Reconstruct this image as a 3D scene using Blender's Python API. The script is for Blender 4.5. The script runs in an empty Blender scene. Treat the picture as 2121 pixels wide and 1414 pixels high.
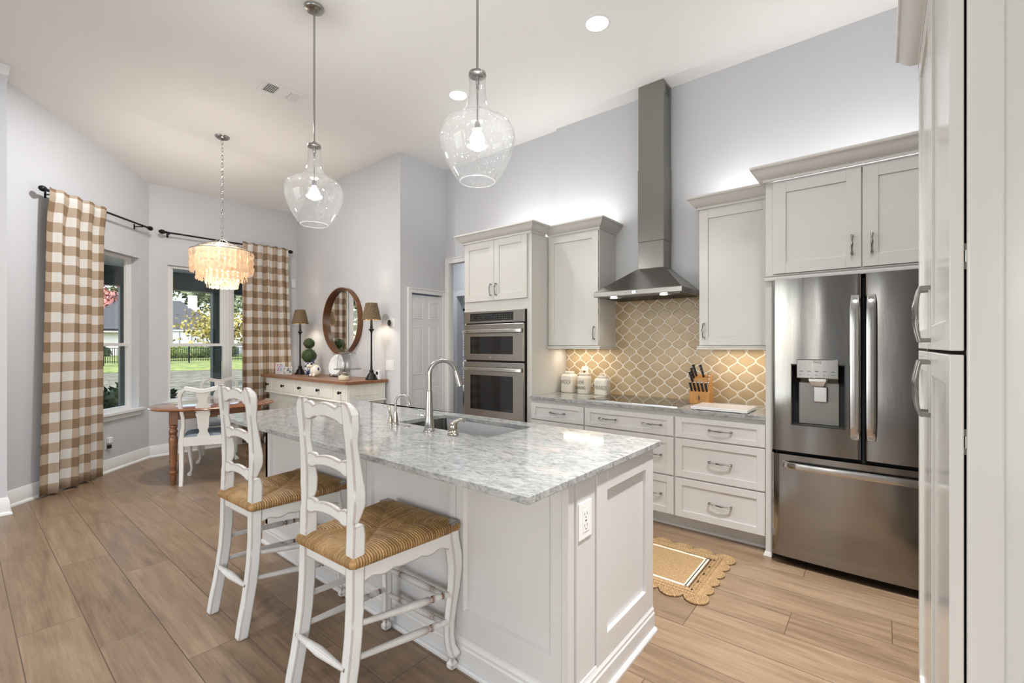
import bpy, bmesh, math, random
from mathutils import Vector, Matrix
PI = math.pi
random.seed(7)
SC = bpy.context.scene
COL = SC.collection

# ------------------------------------------------------------------ camera
cd = bpy.data.cameras.new('camera')
cam = bpy.data.objects.new('camera', cd)
COL.objects.link(cam)
cam.location = (0, 0, 1.385)
cam.rotation_euler = (PI / 2, 0, math.radians(39.15))
cd.sensor_width = 36.0
cd.lens = 16.0
cd.shift_y = 0.0039
cd.clip_start = 0.03
cd.clip_end = 300
SC.camera = cam

# ------------------------------------------------------------------ colour management, sky, sun, daylight, fill lamps
SC.view_settings.view_transform = 'Standard'
SC.view_settings.look = 'None'
SC.view_settings.exposure = 0.24
SC.view_settings.gamma = 1.0
SC.view_settings.use_curve_mapping = False
SC.cycles.use_denoising = True
SC.cycles.max_bounces = 10
SC.cycles.diffuse_bounces = 5
SC.cycles.glossy_bounces = 5
SC.cycles.transmission_bounces = 8
SC.cycles.transparent_max_bounces = 24
SC.cycles.sample_clamp_indirect = 6.0
SC.cycles.caustics_reflective = False
SC.cycles.caustics_refractive = False

W = bpy.data.worlds.new('sky')
SC.world = W
W.use_nodes = True
nt = W.node_tree
nt.nodes.clear()
sky = nt.nodes.new('ShaderNodeTexSky')
sky.sky_type = 'NISHITA'
sky.sun_disc = False
sky.sun_elevation = math.radians(42)
sky.sun_rotation = math.radians(150)
sky.air_density = 1.0
sky.dust_density = 2.5
bg = nt.nodes.new('ShaderNodeBackground')
bg.inputs['Strength'].default_value = 0.52
out = nt.nodes.new('ShaderNodeOutputWorld')
nt.links.new(sky.outputs[0], bg.inputs[0])
nt.links.new(bg.outputs[0], out.inputs[0])


def lamp(name, kind, loc, power, color=(1, 1, 1), rot=(0, 0, 0), **kw):
    l = bpy.data.lights.new(name, kind)
    l.energy = power
    l.color = color
    for k, v in kw.items():
        setattr(l, k, v)
    o = bpy.data.objects.new(name, l)
    COL.objects.link(o)
    o.location = loc
    o.rotation_euler = rot
    return o


def aim(o, d):
    o.rotation_euler = Vector(d).to_track_quat('-Z', 'Y').to_euler()


sun = lamp('sun', 'SUN', (5, 5, 20), 3.6, (1, 0.94, 0.84), angle=0.01)
aim(sun, (-0.36, 0.58, -0.73))
# area lamps outside the openings: daylight from the east, added fill from the south
dl = lamp('fill_south', 'AREA', (-3.85, -4.75, 1.45), 60, (0.90, 0.95, 1.0), shape='RECTANGLE', size=3.2, size_y=2.5)  # added fill lamp behind the camera
de = lamp('daylight_east', 'AREA', (0.98, -1.7, 1.5), 40, (0.88, 0.94, 1.0), shape='RECTANGLE', size=3.2, size_y=2.4)
aim(de, (-1, 0.12, 0.05))
dn = lamp('fridge_streak_lamp', 'AREA', (-1.15, -4.75, 1.40), 8, (0.93, 0.96, 1.0), shape='RECTANGLE', size=0.22, size_y=2.4)  # added lamp that gives the fridge a streak of reflection
aim(dn, (0, 1, 0.0))
aim(dl, (0, 1, 0.06))
WARM = (1.0, 0.86, 0.68)
NEUT = (0.985, 0.98, 0.985)
CEIL = 3.685
CANS_AND_FILL = [(-1.577, 2.899, 26), (-3.019, 2.926, 62, 124), (-0.05, 2.05, 660, 66), (-0.15, 1.95, 110, 124), (-1.577, 0.2, 34), (-3.0, 0.2, 34), (-0.15, 0.2, 45),
        (-4.3, -1.6, 60), (-4.35, 0.5, 60), (-2.4, -2.4, 55), (-0.3, -2.4, 55)]  # first two sit in fixtures, the rest are unseen spots, mostly added for brightness
for x_, y_, p_, *c_ in CANS_AND_FILL:
    lamp('can_and_fill_lamp', 'SPOT', (x_, y_, CEIL - 0.016), p_, NEUT, (0, 0, 0), spot_size=math.radians(c_[0] if c_ else 112), spot_blend=0.85, shadow_soft_size=0.065)
lamp('dining_fill_lamp', 'AREA', (-4.9, 1.35, CEIL - 0.016), 40, NEUT, (0, 0, 0), shape='DISK', size=0.15)  # added fill above the dining area, no fixture there
# under-cabinet and above-cabinet strips
for x0, x1 in ((-2.50, -2.06), (-1.07, -0.66)):
    lamp('under_cabinet_strip', 'AREA', ((x0 + x1) / 2, 3.90, 1.352), 1.25, WARM, (0, 0, 0), shape='RECTANGLE', size=x1 - x0, size_y=0.03)
for x0, x1, y_ in ((-3.4, -2.62, 3.8), (-2.5, -2.02, 3.86), (-1.08, -0.62, 3.86), (-0.5, 0.5, 3.75)):
    lamp('above_cabinet_strip', 'AREA', ((x0 + x1) / 2, y_, 2.50), 5.0 * (x1 - x0), (1, 0.975, 0.94), (PI, 0, 0), shape='RECTANGLE', size=x1 - x0, size_y=0.03)


# ------------------------------------------------------------------ mesh builder
ORG = {}


class MB:
    def __init__(s):
        s.bm = bmesh.new()
        s.uv = None

    def V(s, p):
        return s.bm.verts.new(p)

    def F(s, vs):
        try:
            return s.bm.faces.new(vs)
        except ValueError:
            return None

    def obox(s, o, u, v, w, a, b, c):
        """box from ranges a,b,c along the vectors u,v,w at origin o"""
        o, u, v, w = Vector(o), Vector(u), Vector(v), Vector(w)
        q = [s.V(o + u * a[i] + v * b[j] + w * c[k]) for i in (0, 1) for j in (0, 1) for k in (0, 1)]
        for f in ((0, 1, 3, 2), (4, 6, 7, 5), (0, 4, 5, 1), (2, 3, 7, 6), (0, 2, 6, 4), (1, 5, 7, 3)):
            s.F([q[i] for i in f])
        return s

    def box(s, x0, x1, y0, y1, z0, z1):
        return s.obox((0, 0, 0), (1, 0, 0), (0, 1, 0), (0, 0, 1), (x0, x1), (y0, y1), (z0, z1))

    def loft(s, rings, cap=True, closed=False):
        R = [[s.V(p) for p in r] for r in rings]
        n = len(R[0])
        m = len(R)
        for i in range(m if closed else m - 1):
            A, B = R[i], R[(i + 1) % m]
            for j in range(n):
                s.F((A[j], A[(j + 1) % n], B[(j + 1) % n], B[j]))
        if cap and not closed:
            s.F(R[0][::-1])
            s.F(R[-1])
        return s

    def grid(s, P):
        R = [[s.V(p) for p in r] for r in P]
        for i in range(len(R) - 1):
            for j in range(len(R[0]) - 1):
                s.F((R[i][j], R[i][j + 1], R[i + 1][j + 1], R[i + 1][j]))
        return s

    def prism(s, pts, o, u, v, w, c0, c1):
        o, u, v, w = Vector(o), Vector(u), Vector(v), Vector(w)
        a = [s.V(o + u * p[0] + v * p[1] + w * c0) for p in pts]
        b = [s.V(o + u * p[0] + v * p[1] + w * c1) for p in pts]
        s.F(a[::-1])
        s.F(b)
        n = len(pts)
        for i in range(n):
            s.F((a[i], a[(i + 1) % n], b[(i + 1) % n], b[i]))
        return s

    def lathe(s, prof, o=(0, 0, 0), axis=(0, 0, 1), n=24, cap=True, sx=1.0, sy=1.0):
        """prof: list of (radius, height)"""
        o, axis = Vector(o), Vector(axis).normalized()
        q = axis.to_track_quat('Z', 'Y')
        rings = []
        for r, h in prof:
            rings.append([o + q @ Vector((max(r, 1e-4) * math.cos(2 * PI * i / n) * sx, max(r, 1e-4) * math.sin(2 * PI * i / n) * sy, h)) for i in range(n)])
        return s.loft(rings, cap)

    def cyl(s, p0, p1, r, n=16, r1=None):
        p0, p1 = Vector(p0), Vector(p1)
        return s.lathe([(r, 0), (r if r1 is None else r1, (p1 - p0).length)], p0, p1 - p0, n)

    def turned(s, p0, p1, prof, n=14):
        """prof: list of (t along 0..1, radius)"""
        p0, p1 = Vector(p0), Vector(p1)
        L = (p1 - p0).length
        return s.lathe([(r, t * L) for t, r in prof], p0, p1 - p0, n)

    def tube(s, pts, r, n=12, closed=False, ry=None):
        pts = [Vector(p) for p in pts]
        m = len(pts)
        rad = r if isinstance(r, (list, tuple)) else [r] * m
        T = []
        for i in range(m):
            a = pts[(i - 1) % m] if (closed or i > 0) else pts[0]
            b = pts[(i + 1) % m] if (closed or i < m - 1) else pts[-1]
            T.append((b - a).normalized())
        ref = Vector((0, 0, 1)) if abs(T[0].z) < 0.9 else Vector((1, 0, 0))
        N = (ref - T[0] * ref.dot(T[0])).normalized()
        rings = []
        for i in range(m):
            N = (N - T[i] * N.dot(T[i])).normalized()
            B = T[i].cross(N)
            k = (ry[i] if ry else rad[i])
            rings.append([pts[i] + N * rad[i] * math.cos(2 * PI * j / n) + B * k * math.sin(2 * PI * j / n) for j in range(n)])
        return s.loft(rings, True, closed)

    def sphere(s, c, r, n=16, m=10, sz=1.0, sx=1.0, sy=1.0):
        return s.lathe([(r * math.sin(PI * i / m), -r * sz * math.cos(PI * i / m)) for i in range(m + 1)], c, (0, 0, 1), n, True, sx, sy)

    def shaker(s, o, u, v, w, W_, H, st=0.06, th=0.02, rec=0.008, bot=None, top=None):
        """frame-and-panel door: lower left corner at o, face outwards along w"""
        bot = st if bot is None else bot
        top = st if top is None else top
        s.obox(o, u, v, w, (0, st), (0, H), (0, th))
        s.obox(o, u, v, w, (W_ - st, W_), (0, H), (0, th))
        s.obox(o, u, v, w, (st, W_ - st), (0, bot), (0, th))
        s.obox(o, u, v, w, (st, W_ - st), (H - top, H), (0, th))
        s.obox(o, u, v, w, (st, W_ - st), (bot, H - top), (0, th - rec))
        return s

    def extrude_path(s, prof, path, closed=False):
        """sweep a profile of (outwards, z) along a horizontal polyline of (x, y); outwards = right of travel"""
        n = len(path)
        rings = []
        for i in range(n):
            p = Vector(path[i])
            d0 = (p - Vector(path[i - 1])).normalized() if (i > 0 or closed) else None
            d1 = (Vector(path[(i + 1) % n]) - p).normalized() if (i < n - 1 or closed) else None
            d0 = d0 or d1
            d1 = d1 or d0
            n0, n1 = Vector((d0.y, -d0.x)), Vector((d1.y, -d1.x))
            b = (n0 + n1)
            b = b / max(b.dot(n0), 1e-3)
            rings.append([(p.x + b.x * q[0], p.y + b.y * q[0], q[1]) for q in prof])
        return s.loft(rings, not closed, closed)

    def build(s, name, mat, parent=None, smooth=35, bevel=0, seg=2, mods=None):
        bmesh.ops.remove_doubles(s.bm, verts=s.bm.verts, dist=1e-6) if False else None
        bmesh.ops.recalc_face_normals(s.bm, faces=s.bm.faces)
        me = bpy.data.meshes.new(name)
        s.bm.to_mesh(me)
        s.bm.free()
        if parent is not None and parent in ORG:
            me.transform(Matrix.Translation(-ORG[parent]))
        me.materials.append(mat)
        if smooth:
            me.polygons.foreach_set('use_smooth', [True] * len(me.polygons))
            me.set_sharp_from_angle(angle=math.radians(smooth))
        o = bpy.data.objects.new(name, me)
        COL.objects.link(o)
        if parent is not None:
            o.parent = parent
            if parent in ORG:
                ORG[o] = ORG[parent]
        if bevel:
            b = o.modifiers.new('bevel', 'BEVEL')
            b.width = bevel
            b.segments = seg
            b.limit_method = 'ANGLE'
            b.angle_limit = math.radians(40)
            b.harden_normals = False
        return o


def tag(o, label, cat, group=None):
    o['label'] = label
    o['category'] = cat
    if group:
        o['group'] = group
    return o


def struct(o, label=None):
    o['kind'] = 'structure'
    if label:
        o['label'] = label
    return o


def thing(name, label, cat, loc=(0, 0, 0), group=None, world=True, rz=0):
    """an Empty at the thing's base; with world=True its parts are written in world coordinates"""
    o = bpy.data.objects.new(name, None)
    o.empty_display_size = 0.1
    COL.objects.link(o)
    o.location = loc
    o.rotation_euler = (0, 0, rz)
    tag(o, label, cat, group)
    if world:
        ORG[o] = Vector(loc)
    return o


def copy_tree(o, parent=None):
    c = o.copy()
    COL.objects.link(c)
    if parent is not None:
        c.parent = parent
    for ch in list(o.children):
        copy_tree(ch, c)
    return c


def wtext(txt, size, o, u, v, w, depth, name, mat, parent, sx=1.0, align='CENTER', thin=0.0):
    """raised lettering; o = centre of the baseline, u = reading direction, v = up, w = outwards"""
    cu = bpy.data.curves.new('lettering', 'FONT')
    cu.body = txt
    cu.size = size
    cu.align_x = align
    cu.extrude = depth
    cu.offset = -thin
    ob = bpy.data.objects.new('lettering', cu)
    COL.objects.link(ob)
    dg = bpy.context.evaluated_depsgraph_get()
    me = bpy.data.meshes.new_from_object(ob.evaluated_get(dg))
    bpy.data.objects.remove(ob)
    bpy.data.curves.remove(cu)
    u, v, w = Vector(u), Vector(v), Vector(w)
    M = Matrix(((u.x * sx, v.x, w.x, o[0]), (u.y * sx, v.y, w.y, o[1]), (u.z * sx, v.z, w.z, o[2]), (0, 0, 0, 1)))
    me.transform(M)
    if parent in ORG:
        me.transform(Matrix.Translation(-ORG[parent]))
    me.materials.clear()
    me.materials.append(mat)
    r = bpy.data.objects.new(name, me)
    COL.objects.link(r)
    r.parent = parent
    if parent in ORG:
        ORG[r] = ORG[parent]
    return r


# ------------------------------------------------------------------ materials
class X:
    """small arithmetic on node sockets"""
    def __init__(s, t, k):
        s.t, s.k = t, k

    def op(s, o, b=None, c=None):
        n = s.t.nodes.new('ShaderNodeMath')
        n.operation = o
        for i, q in enumerate((s, b, c)):
            if q is None:
                continue
            if isinstance(q, X):
                s.t.links.new(q.k, n.inputs[i])
            else:
                n.inputs[i].default_value = q
        return X(s.t, n.outputs[0])

    def __add__(s, b): return s.op('ADD', b)
    def __sub__(s, b): return s.op('SUBTRACT', b)
    def __mul__(s, b): return s.op('MULTIPLY', b)
    def __truediv__(s, b): return s.op('DIVIDE', b)
    def floor(s): return s.op('FLOOR')
    def fract(s): return s.op('FRACT')
    def abs(s): return s.op('ABSOLUTE')
    def sin(s): return s.op('SINE')
    def lt(s, b): return s.op('LESS_THAN', b)
    def gt(s, b): return s.op('GREATER_THAN', b)
    def mx(s, b): return s.op('MAXIMUM', b)
    def mn(s, b): return s.op('MINIMUM', b)

    def step(s, a, b):
        n = s.t.nodes.new('ShaderNodeMapRange')
        n.interpolation_type = 'SMOOTHSTEP'
        s.t.links.new(s.k, n.inputs[0])
        n.inputs[1].default_value, n.inputs[2].default_value = a, b
        return X(s.t, n.outputs[0])


class M:
    """material under construction"""
    def __init__(s, name, color=(0.8, 0.8, 0.8), rough=0.5, metal=0.0, **kw):
        s.m = bpy.data.materials.new(name)
        s.m.use_nodes = True
        s.t = s.m.node_tree
        s.b = s.t.nodes['Principled BSDF']
        s.set('Base Color', (*color, 1))
        s.set('Roughness', rough)
        s.set('Metallic', metal)
        for k, v in kw.items():
            s.set(k.replace('_', ' '), v)

    def set(s, k, v):
        if isinstance(v, X):
            s.t.links.new(v.k, s.b.inputs[k])
        elif hasattr(v, 'is_output'):
            s.t.links.new(v, s.b.inputs[k])
        else:
            s.b.inputs[k].default_value = v
        return s

    def pos(s, kind='Object'):
        if kind == 'World':
            n = s.t.nodes.new('ShaderNodeNewGeometry')
            q = n.outputs['Position']
        else:
            n = s.t.nodes.new('ShaderNodeTexCoord')
            q = n.outputs[kind]
        sp = s.t.nodes.new('ShaderNodeSeparateXYZ')
        s.t.links.new(q, sp.inputs[0])
        return [X(s.t, sp.outputs[i]) for i in range(3)]

    def vec(s, x, y, z=0.0):
        n = s.t.nodes.new('ShaderNodeCombineXYZ')
        for i, q in enumerate((x, y, z)):
            if isinstance(q, X):
                s.t.links.new(q.k, n.inputs[i])
            else:
                n.inputs[i].default_value = q
        return n.outputs[0]

    def noise(s, v=None, scale=5.0, detail=3.0, rough=0.5, dist=0.0):
        n = s.t.nodes.new('ShaderNodeTexNoise')
        if v is not None:
            s.t.links.new(v, n.inputs['Vector'])
        n.inputs['Scale'].default_value = scale
        n.inputs['Detail'].default_value = detail
        n.inputs['Roughness'].default_value = rough
        n.inputs['Distortion'].default_value = dist
        return X(s.t, n.outputs[0])

    def white(s, v):
        n = s.t.nodes.new('ShaderNodeTexWhiteNoise')
        s.t.links.new(v, n.inputs['Vector'])
        return X(s.t, n.outputs['Value'])

    def ramp(s, f, stops):
        n = s.t.nodes.new('ShaderNodeValToRGB')
        s.t.links.new(f.k, n.inputs[0])
        e = n.color_ramp.elements
        while len(e) < len(stops):
            e.new(0.5)
        for i, (p, c) in enumerate(stops):
            e[i].position = p
            e[i].color = (*c, 1)
        return n.outputs[0]

    def mix(s, f, a, b, mode='MIX'):
        n = s.t.nodes.new('ShaderNodeMix')
        n.data_type = 'RGBA'
        n.blend_type = mode
        for k, q in ((0, f), (6, a), (7, b)):
            if isinstance(q, X):
                s.t.links.new(q.k, n.inputs[k])
            elif hasattr(q, 'is_output'):
                s.t.links.new(q, n.inputs[k])
            elif isinstance(q, tuple):
                n.inputs[k].default_value = (*q, 1)
            else:
                n.inputs[k].default_value = q
        return n.outputs[2]

    def bump(s, h, strength=0.3, dist=0.002):
        n = s.t.nodes.new('ShaderNodeBump')
        n.inputs['Strength'].default_value = strength
        n.inputs['Distance'].default_value = dist
        s.t.links.new(h.k, n.inputs['Height'])
        s.t.links.new(n.outputs[0], s.b.inputs['Normal'])
        return s


def objvec(m):
    n = m.t.nodes.new('ShaderNodeTexCoord')
    return n.outputs['Object']


def paint(name, color, rough=0.55, bump=0.0, scale=180):
    m = M(name, color, rough)
    if bump:
        m.bump(m.noise(objvec(m), scale, 3), bump, 0.002)
    return m.m


WALLP = paint('wall_paint', (0.615, 0.625, 0.65), 0.6, 0.12, 120)
CEILP = paint('ceiling_paint', (0.83, 0.825, 0.81), 0.7, 0.9, 42)
TRIMP = paint('trim_paint', (0.80, 0.80, 0.79), 0.32)
DOORP = paint('door_paint', (0.79, 0.80, 0.82), 0.4)
CABP = paint('cabinet_paint', (0.62, 0.61, 0.58), 0.30)
ISLP = paint('island_paint', (0.66, 0.65, 0.635), 0.33)
ISLE = paint('island_end_paint', (0.57, 0.56, 0.55), 0.33)
PANP = paint('pantry_paint', (0.68, 0.67, 0.635), 0.16)
GAP = paint('shadow_gap_black', (0.01, 0.01, 0.01), 0.8)
BLACK = M('black_iron', (0.007, 0.0065, 0.0065), 0.38, Specular_IOR_Level=0.3).m
WHITEPL = paint('white_plastic', (0.78, 0.78, 0.77), 0.35)
BLACKPL = paint('black_plastic', (0.015, 0.015, 0.016), 0.3)


def floor_mat():
    m = M('wood_plank_tile', rough=0.34)
    x, y, z = m.pos('World')
    r = (y - 0.19) / 0.2325
    row = r.floor()
    fy = r.fract() * 0.2325
    c = (x + 3.18) / 1.2075 - row * 0.333
    col = c.floor()
    fx = c.fract() * 1.2075
    d = fy.mn(fy * -1 + 0.2325).mn(fx.mn(fx * -1 + 1.2075))
    grout = d.lt(0.0019)
    idv = m.white(m.vec(row * 3.1 + 0.5, col * 7.7 + 0.5, 0.3))
    g1 = m.noise(m.vec(x * 1.3 + idv * 31, y * 11 + idv * 17, idv * 9), 1.6, 6, 0.62, 0.6)
    g2 = m.noise(m.vec(x * 2.5 + idv * 11, y * 60, idv * 5), 1.5, 4, 0.6)
    g3 = m.noise(m.vec(x * 1.0 + idv * 41, y * 5, idv * 3), 2.2, 2, 0.5, 1.0)
    f = g1 * 0.62 + g2 * 0.34 + (idv - 0.5) * 0.14 - 0.02
    colr = m.ramp(f, [(0.22, (0.095, 0.060, 0.036)), (0.38, (0.185, 0.121, 0.073)), (0.52, (0.25, 0.168, 0.104)), (0.74, (0.345, 0.25, 0.162))])
    knots = g3.step(0.66, 0.80) * 0.55
    colr = m.mix(knots, colr, (0.13, 0.095, 0.07))
    colr = m.mix(grout, colr, (0.095, 0.061, 0.038))
    m.set('Base Color', colr)
    m.set('Roughness', g1 * 0.2 + 0.24)
    m.bump(d.step(0.0, 0.003) + g2 * 0.12, 0.5, 0.0016)
    return m.m


def quartz_mat():
    m = M('quartz', rough=0.09)
    x, y, z = m.pos('World')
    wp = m.noise(m.vec(x, y, z), 3.0, 3, 0.5)
    a = m.noise(m.vec(x * 22 + wp * 3, y * 44 + wp * 8.0 + z * 20, z * 40), 1.5, 6, 0.74, 0.6)
    b = m.noise(m.vec(x * 7 + wp, y * 15 - wp * 3, z * 12), 1.2, 5, 0.65, 1.0)
    f = a * 0.6 + b * 0.4
    colr = m.ramp(f, [(0.33, (0.10, 0.112, 0.115)), (0.42, (0.215, 0.227, 0.223)), (0.50, (0.34, 0.344, 0.336)), (0.62, (0.46, 0.456, 0.44))])
    w = m.noise(m.vec(x * 3, y * 6, 4), 1.7, 2, 0.5).step(0.62, 0.72) * 0.35
    colr = m.mix(w, colr, (0.58, 0.49, 0.42))  # brown-pink spots of reflection painted into the stone colour
    m.set('Base Color', colr)
    return m.m


def steel_mat(name, axis='z', color=(0.56, 0.55, 0.53), rough=0.2, wave=0.0, wscale=(2.2, 2.2, 0.9)):
    m = M(name, color, rough, 1.0)
    x, y, z = m.pos('World')
    s = {'z': (x * 420, y * 420, z * 6), 'x': (x * 6, y * 420, z * 420)}[axis]
    g = m.noise(m.vec(*s), 1.0, 3, 0.6)
    m.set('Roughness', g * 0.16 + (rough - 0.07))
    h = g * 0.012
    if wave:
        h = h + m.noise(m.vec(x * wscale[0], y * wscale[1], z * wscale[2]), 1.6, 1, 0.4) * wave
    m.bump(h, 0.5, 0.01)
    return m.m


def glass_mat(name, tint=(1, 1, 1), rough=0.0, fres=1.45, haze=0.0, seeds=False):
    """thin clear glass: straight-through transmission with a Fresnel reflection"""
    mt = bpy.data.materials.new(name)
    mt.use_nodes = True
    t = mt.node_tree
    t.nodes.clear()
    o = t.nodes.new('ShaderNodeOutputMaterial')
    tr = t.nodes.new('ShaderNodeBsdfTransparent')
    tr.inputs[0].default_value = (*tint, 1)
    gl = t.nodes.new('ShaderNodeBsdfGlossy')
    gl.inputs['Roughness'].default_value = rough
    lw = t.nodes.new('ShaderNodeLayerWeight')
    lw.inputs[0].default_value = 0.5
    fr0 = X(t, lw.outputs['Facing']).op('POWER', 3.6) * (0.55 * (fres - 0.6)) + 0.035
    mx = t.nodes.new('ShaderNodeMixShader')
    t.links.new(fr0.k, mx.inputs[0])
    t.links.new(tr.outputs[0], mx.inputs[1])
    t.links.new(gl.outputs[0], mx.inputs[2])
    last = mx.outputs[0]
    if haze:
        df = t.nodes.new('ShaderNodeBsdfTranslucent')
        df2 = t.nodes.new('ShaderNodeBsdfDiffuse')
        ad = t.nodes.new('ShaderNodeMixShader')
        ad.inputs[0].default_value = 0.5
        t.links.new(df.outputs[0], ad.inputs[1])
        t.links.new(df2.outputs[0], ad.inputs[2])
        m2 = t.nodes.new('ShaderNodeMixShader')
        t.links.new(last, m2.inputs[1])
        t.links.new(ad.outputs[0], m2.inputs[2])
        if seeds:
            tc = t.nodes.new('ShaderNodeTexCoord')
            vo = t.nodes.new('ShaderNodeTexVoronoi')
            vo.inputs['Scale'].default_value = 55
            t.links.new(tc.outputs['Object'], vo.inputs['Vector'])
            k = X(t, vo.outputs['Distance']).step(0.16, 0.05) * 0.25 + haze
            t.links.new(k.k, m2.inputs[0])
        else:
            m2.inputs[0].default_value = haze
        last = m2.outputs[0]
    t.links.new(last, o.inputs[0])
    return mt


def emit_mat(name, color, strength):
    m = M(name, (0.8, 0.8, 0.8), 0.4)
    m.set('Emission Color', (*color, 1))
    m.set('Emission Strength', strength)
    return m.m


def distressed_mat():
    """white paint worn through to brown wood along the edges"""
    m = M('distressed_white_paint', rough=0.45)
    bv = m.t.nodes.new('ShaderNodeBevel')
    bv.samples = 6
    bv.inputs['Radius'].default_value = 0.012
    ge = m.t.nodes.new('ShaderNodeNewGeometry')
    dt = m.t.nodes.new('ShaderNodeVectorMath')
    dt.operation = 'DOT_PRODUCT'
    m.t.links.new(bv.outputs[0], dt.inputs[0])
    m.t.links.new(ge.outputs['True Normal'], dt.inputs[1])
    edge = (X(m.t, dt.outputs['Value']) * -1 + 1)
    ov = objvec(m)
    n1 = m.noise(ov, 9, 3, 0.6)
    n2 = m.noise(ov, 42, 3, 0.6)
    wear = edge.step(0.016, 0.06) * n1.step(0.31, 0.42)
    spot = n2.step(0.735, 0.77)
    f = wear.mx(spot * 0.7)
    base = m.mix(m.noise(ov, 6, 4, 0.6), (0.57, 0.57, 0.55), (0.70, 0.695, 0.67))
    m.set('Base Color', m.mix(f, base, (0.15, 0.062, 0.028)))
    return m.m


def antique_mat():
    m = M('antique_cream_paint', rough=0.5)
    x, y, z = m.pos('World')
    g = m.noise(m.vec(x * 14, y * 14, z * 3), 2.0, 5, 0.65)
    s = m.noise(m.vec(x * 40, y * 40, z * 9), 1.6, 3, 0.6).step(0.70, 0.76)
    c = m.ramp(g, [(0.24, (0.62, 0.57, 0.47)), (0.36, (0.81, 0.785, 0.71)), (0.6, (0.86, 0.845, 0.785))])
    m.set('Base Color', m.mix(s * 0.6, c, (0.25, 0.18, 0.10)))
    return m.m


def wood_mat(name, dark, light, sc=(3, 30, 30), rough=0.3, coat=0.0):
    m = M(name, rough=rough)
    x, y, z = m.pos('World')
    g = m.noise(m.vec(x * sc[0], y * sc[1], z * sc[2]), 1.0, 5, 0.6, 0.7)
    m.set('Base Color', m.ramp(g, [(0.3, dark), (0.7, light)]))
    if coat:
        m.set('Coat Weight', coat)
        m.set('Coat Roughness', 0.08)
    return m.m


def curtain_mat():
    """buffalo check woven in white and tan; UV in metres along the cloth"""
    m = M('buffalo_check_linen', rough=0.85)
    x, y, z = m.pos('UV')
    a = (x / 0.186).fract().lt(0.5)
    b = (y / 0.186).fract().lt(0.5)
    t = m.noise(m.vec(x * 700, y * 60, 0), 1.0, 2, 0.6)
    t2 = m.noise(m.vec(x * 60, y * 700, 3), 1.0, 2, 0.6)
    one = m.mix(t * 0.5 + t2 * 0.5, (0.46, 0.355, 0.26), (0.58, 0.47, 0.36))
    two = m.mix(t * 0.5 + t2 * 0.5, (0.235, 0.155, 0.090), (0.33, 0.225, 0.135))
    none = m.mix(t * 0.5 + t2 * 0.5, (0.74, 0.72, 0.67), (0.84, 0.825, 0.79))
    c = m.mix(a, none, one)
    c2 = m.mix(a, one, two)
    c = m.mix(b, c, c2)
    m.set('Base Color', c)
    m.bump(t + t2, 0.25, 0.0008)
    tl = m.t.nodes.new('ShaderNodeBsdfTranslucent')
    m.t.links.new(c, tl.inputs[0])
    mx = m.t.nodes.new('ShaderNodeMixShader')
    mx.inputs[0].default_value = 0.18
    o = m.t.nodes['Material Output']
    m.t.links.new(m.b.outputs[0], mx.inputs[1])
    m.t.links.new(tl.outputs[0], mx.inputs[2])
    m.t.links.new(mx.outputs[0], o.inputs[0])
    return m.m


def tile_mat():
    """arabesque tile: neighbouring grout curves run in opposite phase and touch at every neck"""
    m = M('arabesque_tile', rough=0.12, Specular_IOR_Level=0.3)
    x, y, z = m.pos('World')
    S, H = 0.067, 0.1352
    u = (x + 1.923 + S / 2) / S
    v = ((z - 1.463) / H) * (2 * PI)

    def wave(ph):
        q = v + ph
        q2 = (q * 3).sin()
        q3 = (q * 7).sin()
        return (q.sin() + q2 * 0.045 + q3 * 0.020) * 0.492

    # curve k sits at u = k + (-1)^k * wave;  even curves and odd curves have period 2 in u
    w = wave(PI / 2)
    e = ((u - w) / 2 + 0.5).fract() - 0.5
    o_ = ((u + w - 1) / 2 + 0.5).fract() - 0.5
    de = e.abs() * 2
    do = o_.abs() * 2
    slope = ((v + PI / 2).op('COSINE')).abs() * 1.35 + 1.0
    d = de.mn(do) / slope * S
    cell = m.white(m.vec(((u - w) / 2).floor() * 3 + ((u + w - 1) / 2).floor() * 5.3, ((v / (2 * PI)) * 2 + 0.5).floor() * 2.7, 0.2))
    tone = m.mix(cell, (0.40, 0.29, 0.165), (0.50, 0.385, 0.24))
    cl = m.noise(m.vec(x * 30, y, z * 30), 1.0, 3, 0.5)
    tone = m.mix(cl * 0.5, tone, (0.53, 0.41, 0.26))
    gm = d.lt(0.0036)
    m.set('Base Color', m.mix(gm, tone, (0.74, 0.69, 0.60)))
    m.set('Roughness', gm * 0.5 + 0.2)
    m.bump(d.step(0.001, 0.010) + cl * 0.12, 0.45, 0.003)
    return m.m


def rush_mat():
    m = M('woven_rush', rough=0.55)
    x, y, z = m.pos('UV')
    strand = x.floor()
    idv = m.white(m.vec(strand, 0.5, 0.5))
    g = m.noise(m.vec(x * 3, y * 9, idv * 20), 1.5, 4, 0.65)
    big = m.noise(objvec(m), 7, 3, 0.6)
    f = idv * 0.12 + g * 0.58 + big * 0.36
    c = m.ramp(f, [(0.32, (0.13, 0.062, 0.018)), (0.50, (0.30, 0.165, 0.055)), (0.64, (0.46, 0.29, 0.115)), (0.82, (0.62, 0.46, 0.24))])
    fr = (x.fract() - 0.5).abs() * 2
    m.set('Base Color', m.mix(fr.step(0.55, 0.95) * 0.92, c, (0.04, 0.018, 0.007)))
    m.bump(g, 0.3, 0.001)
    return m.m


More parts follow.
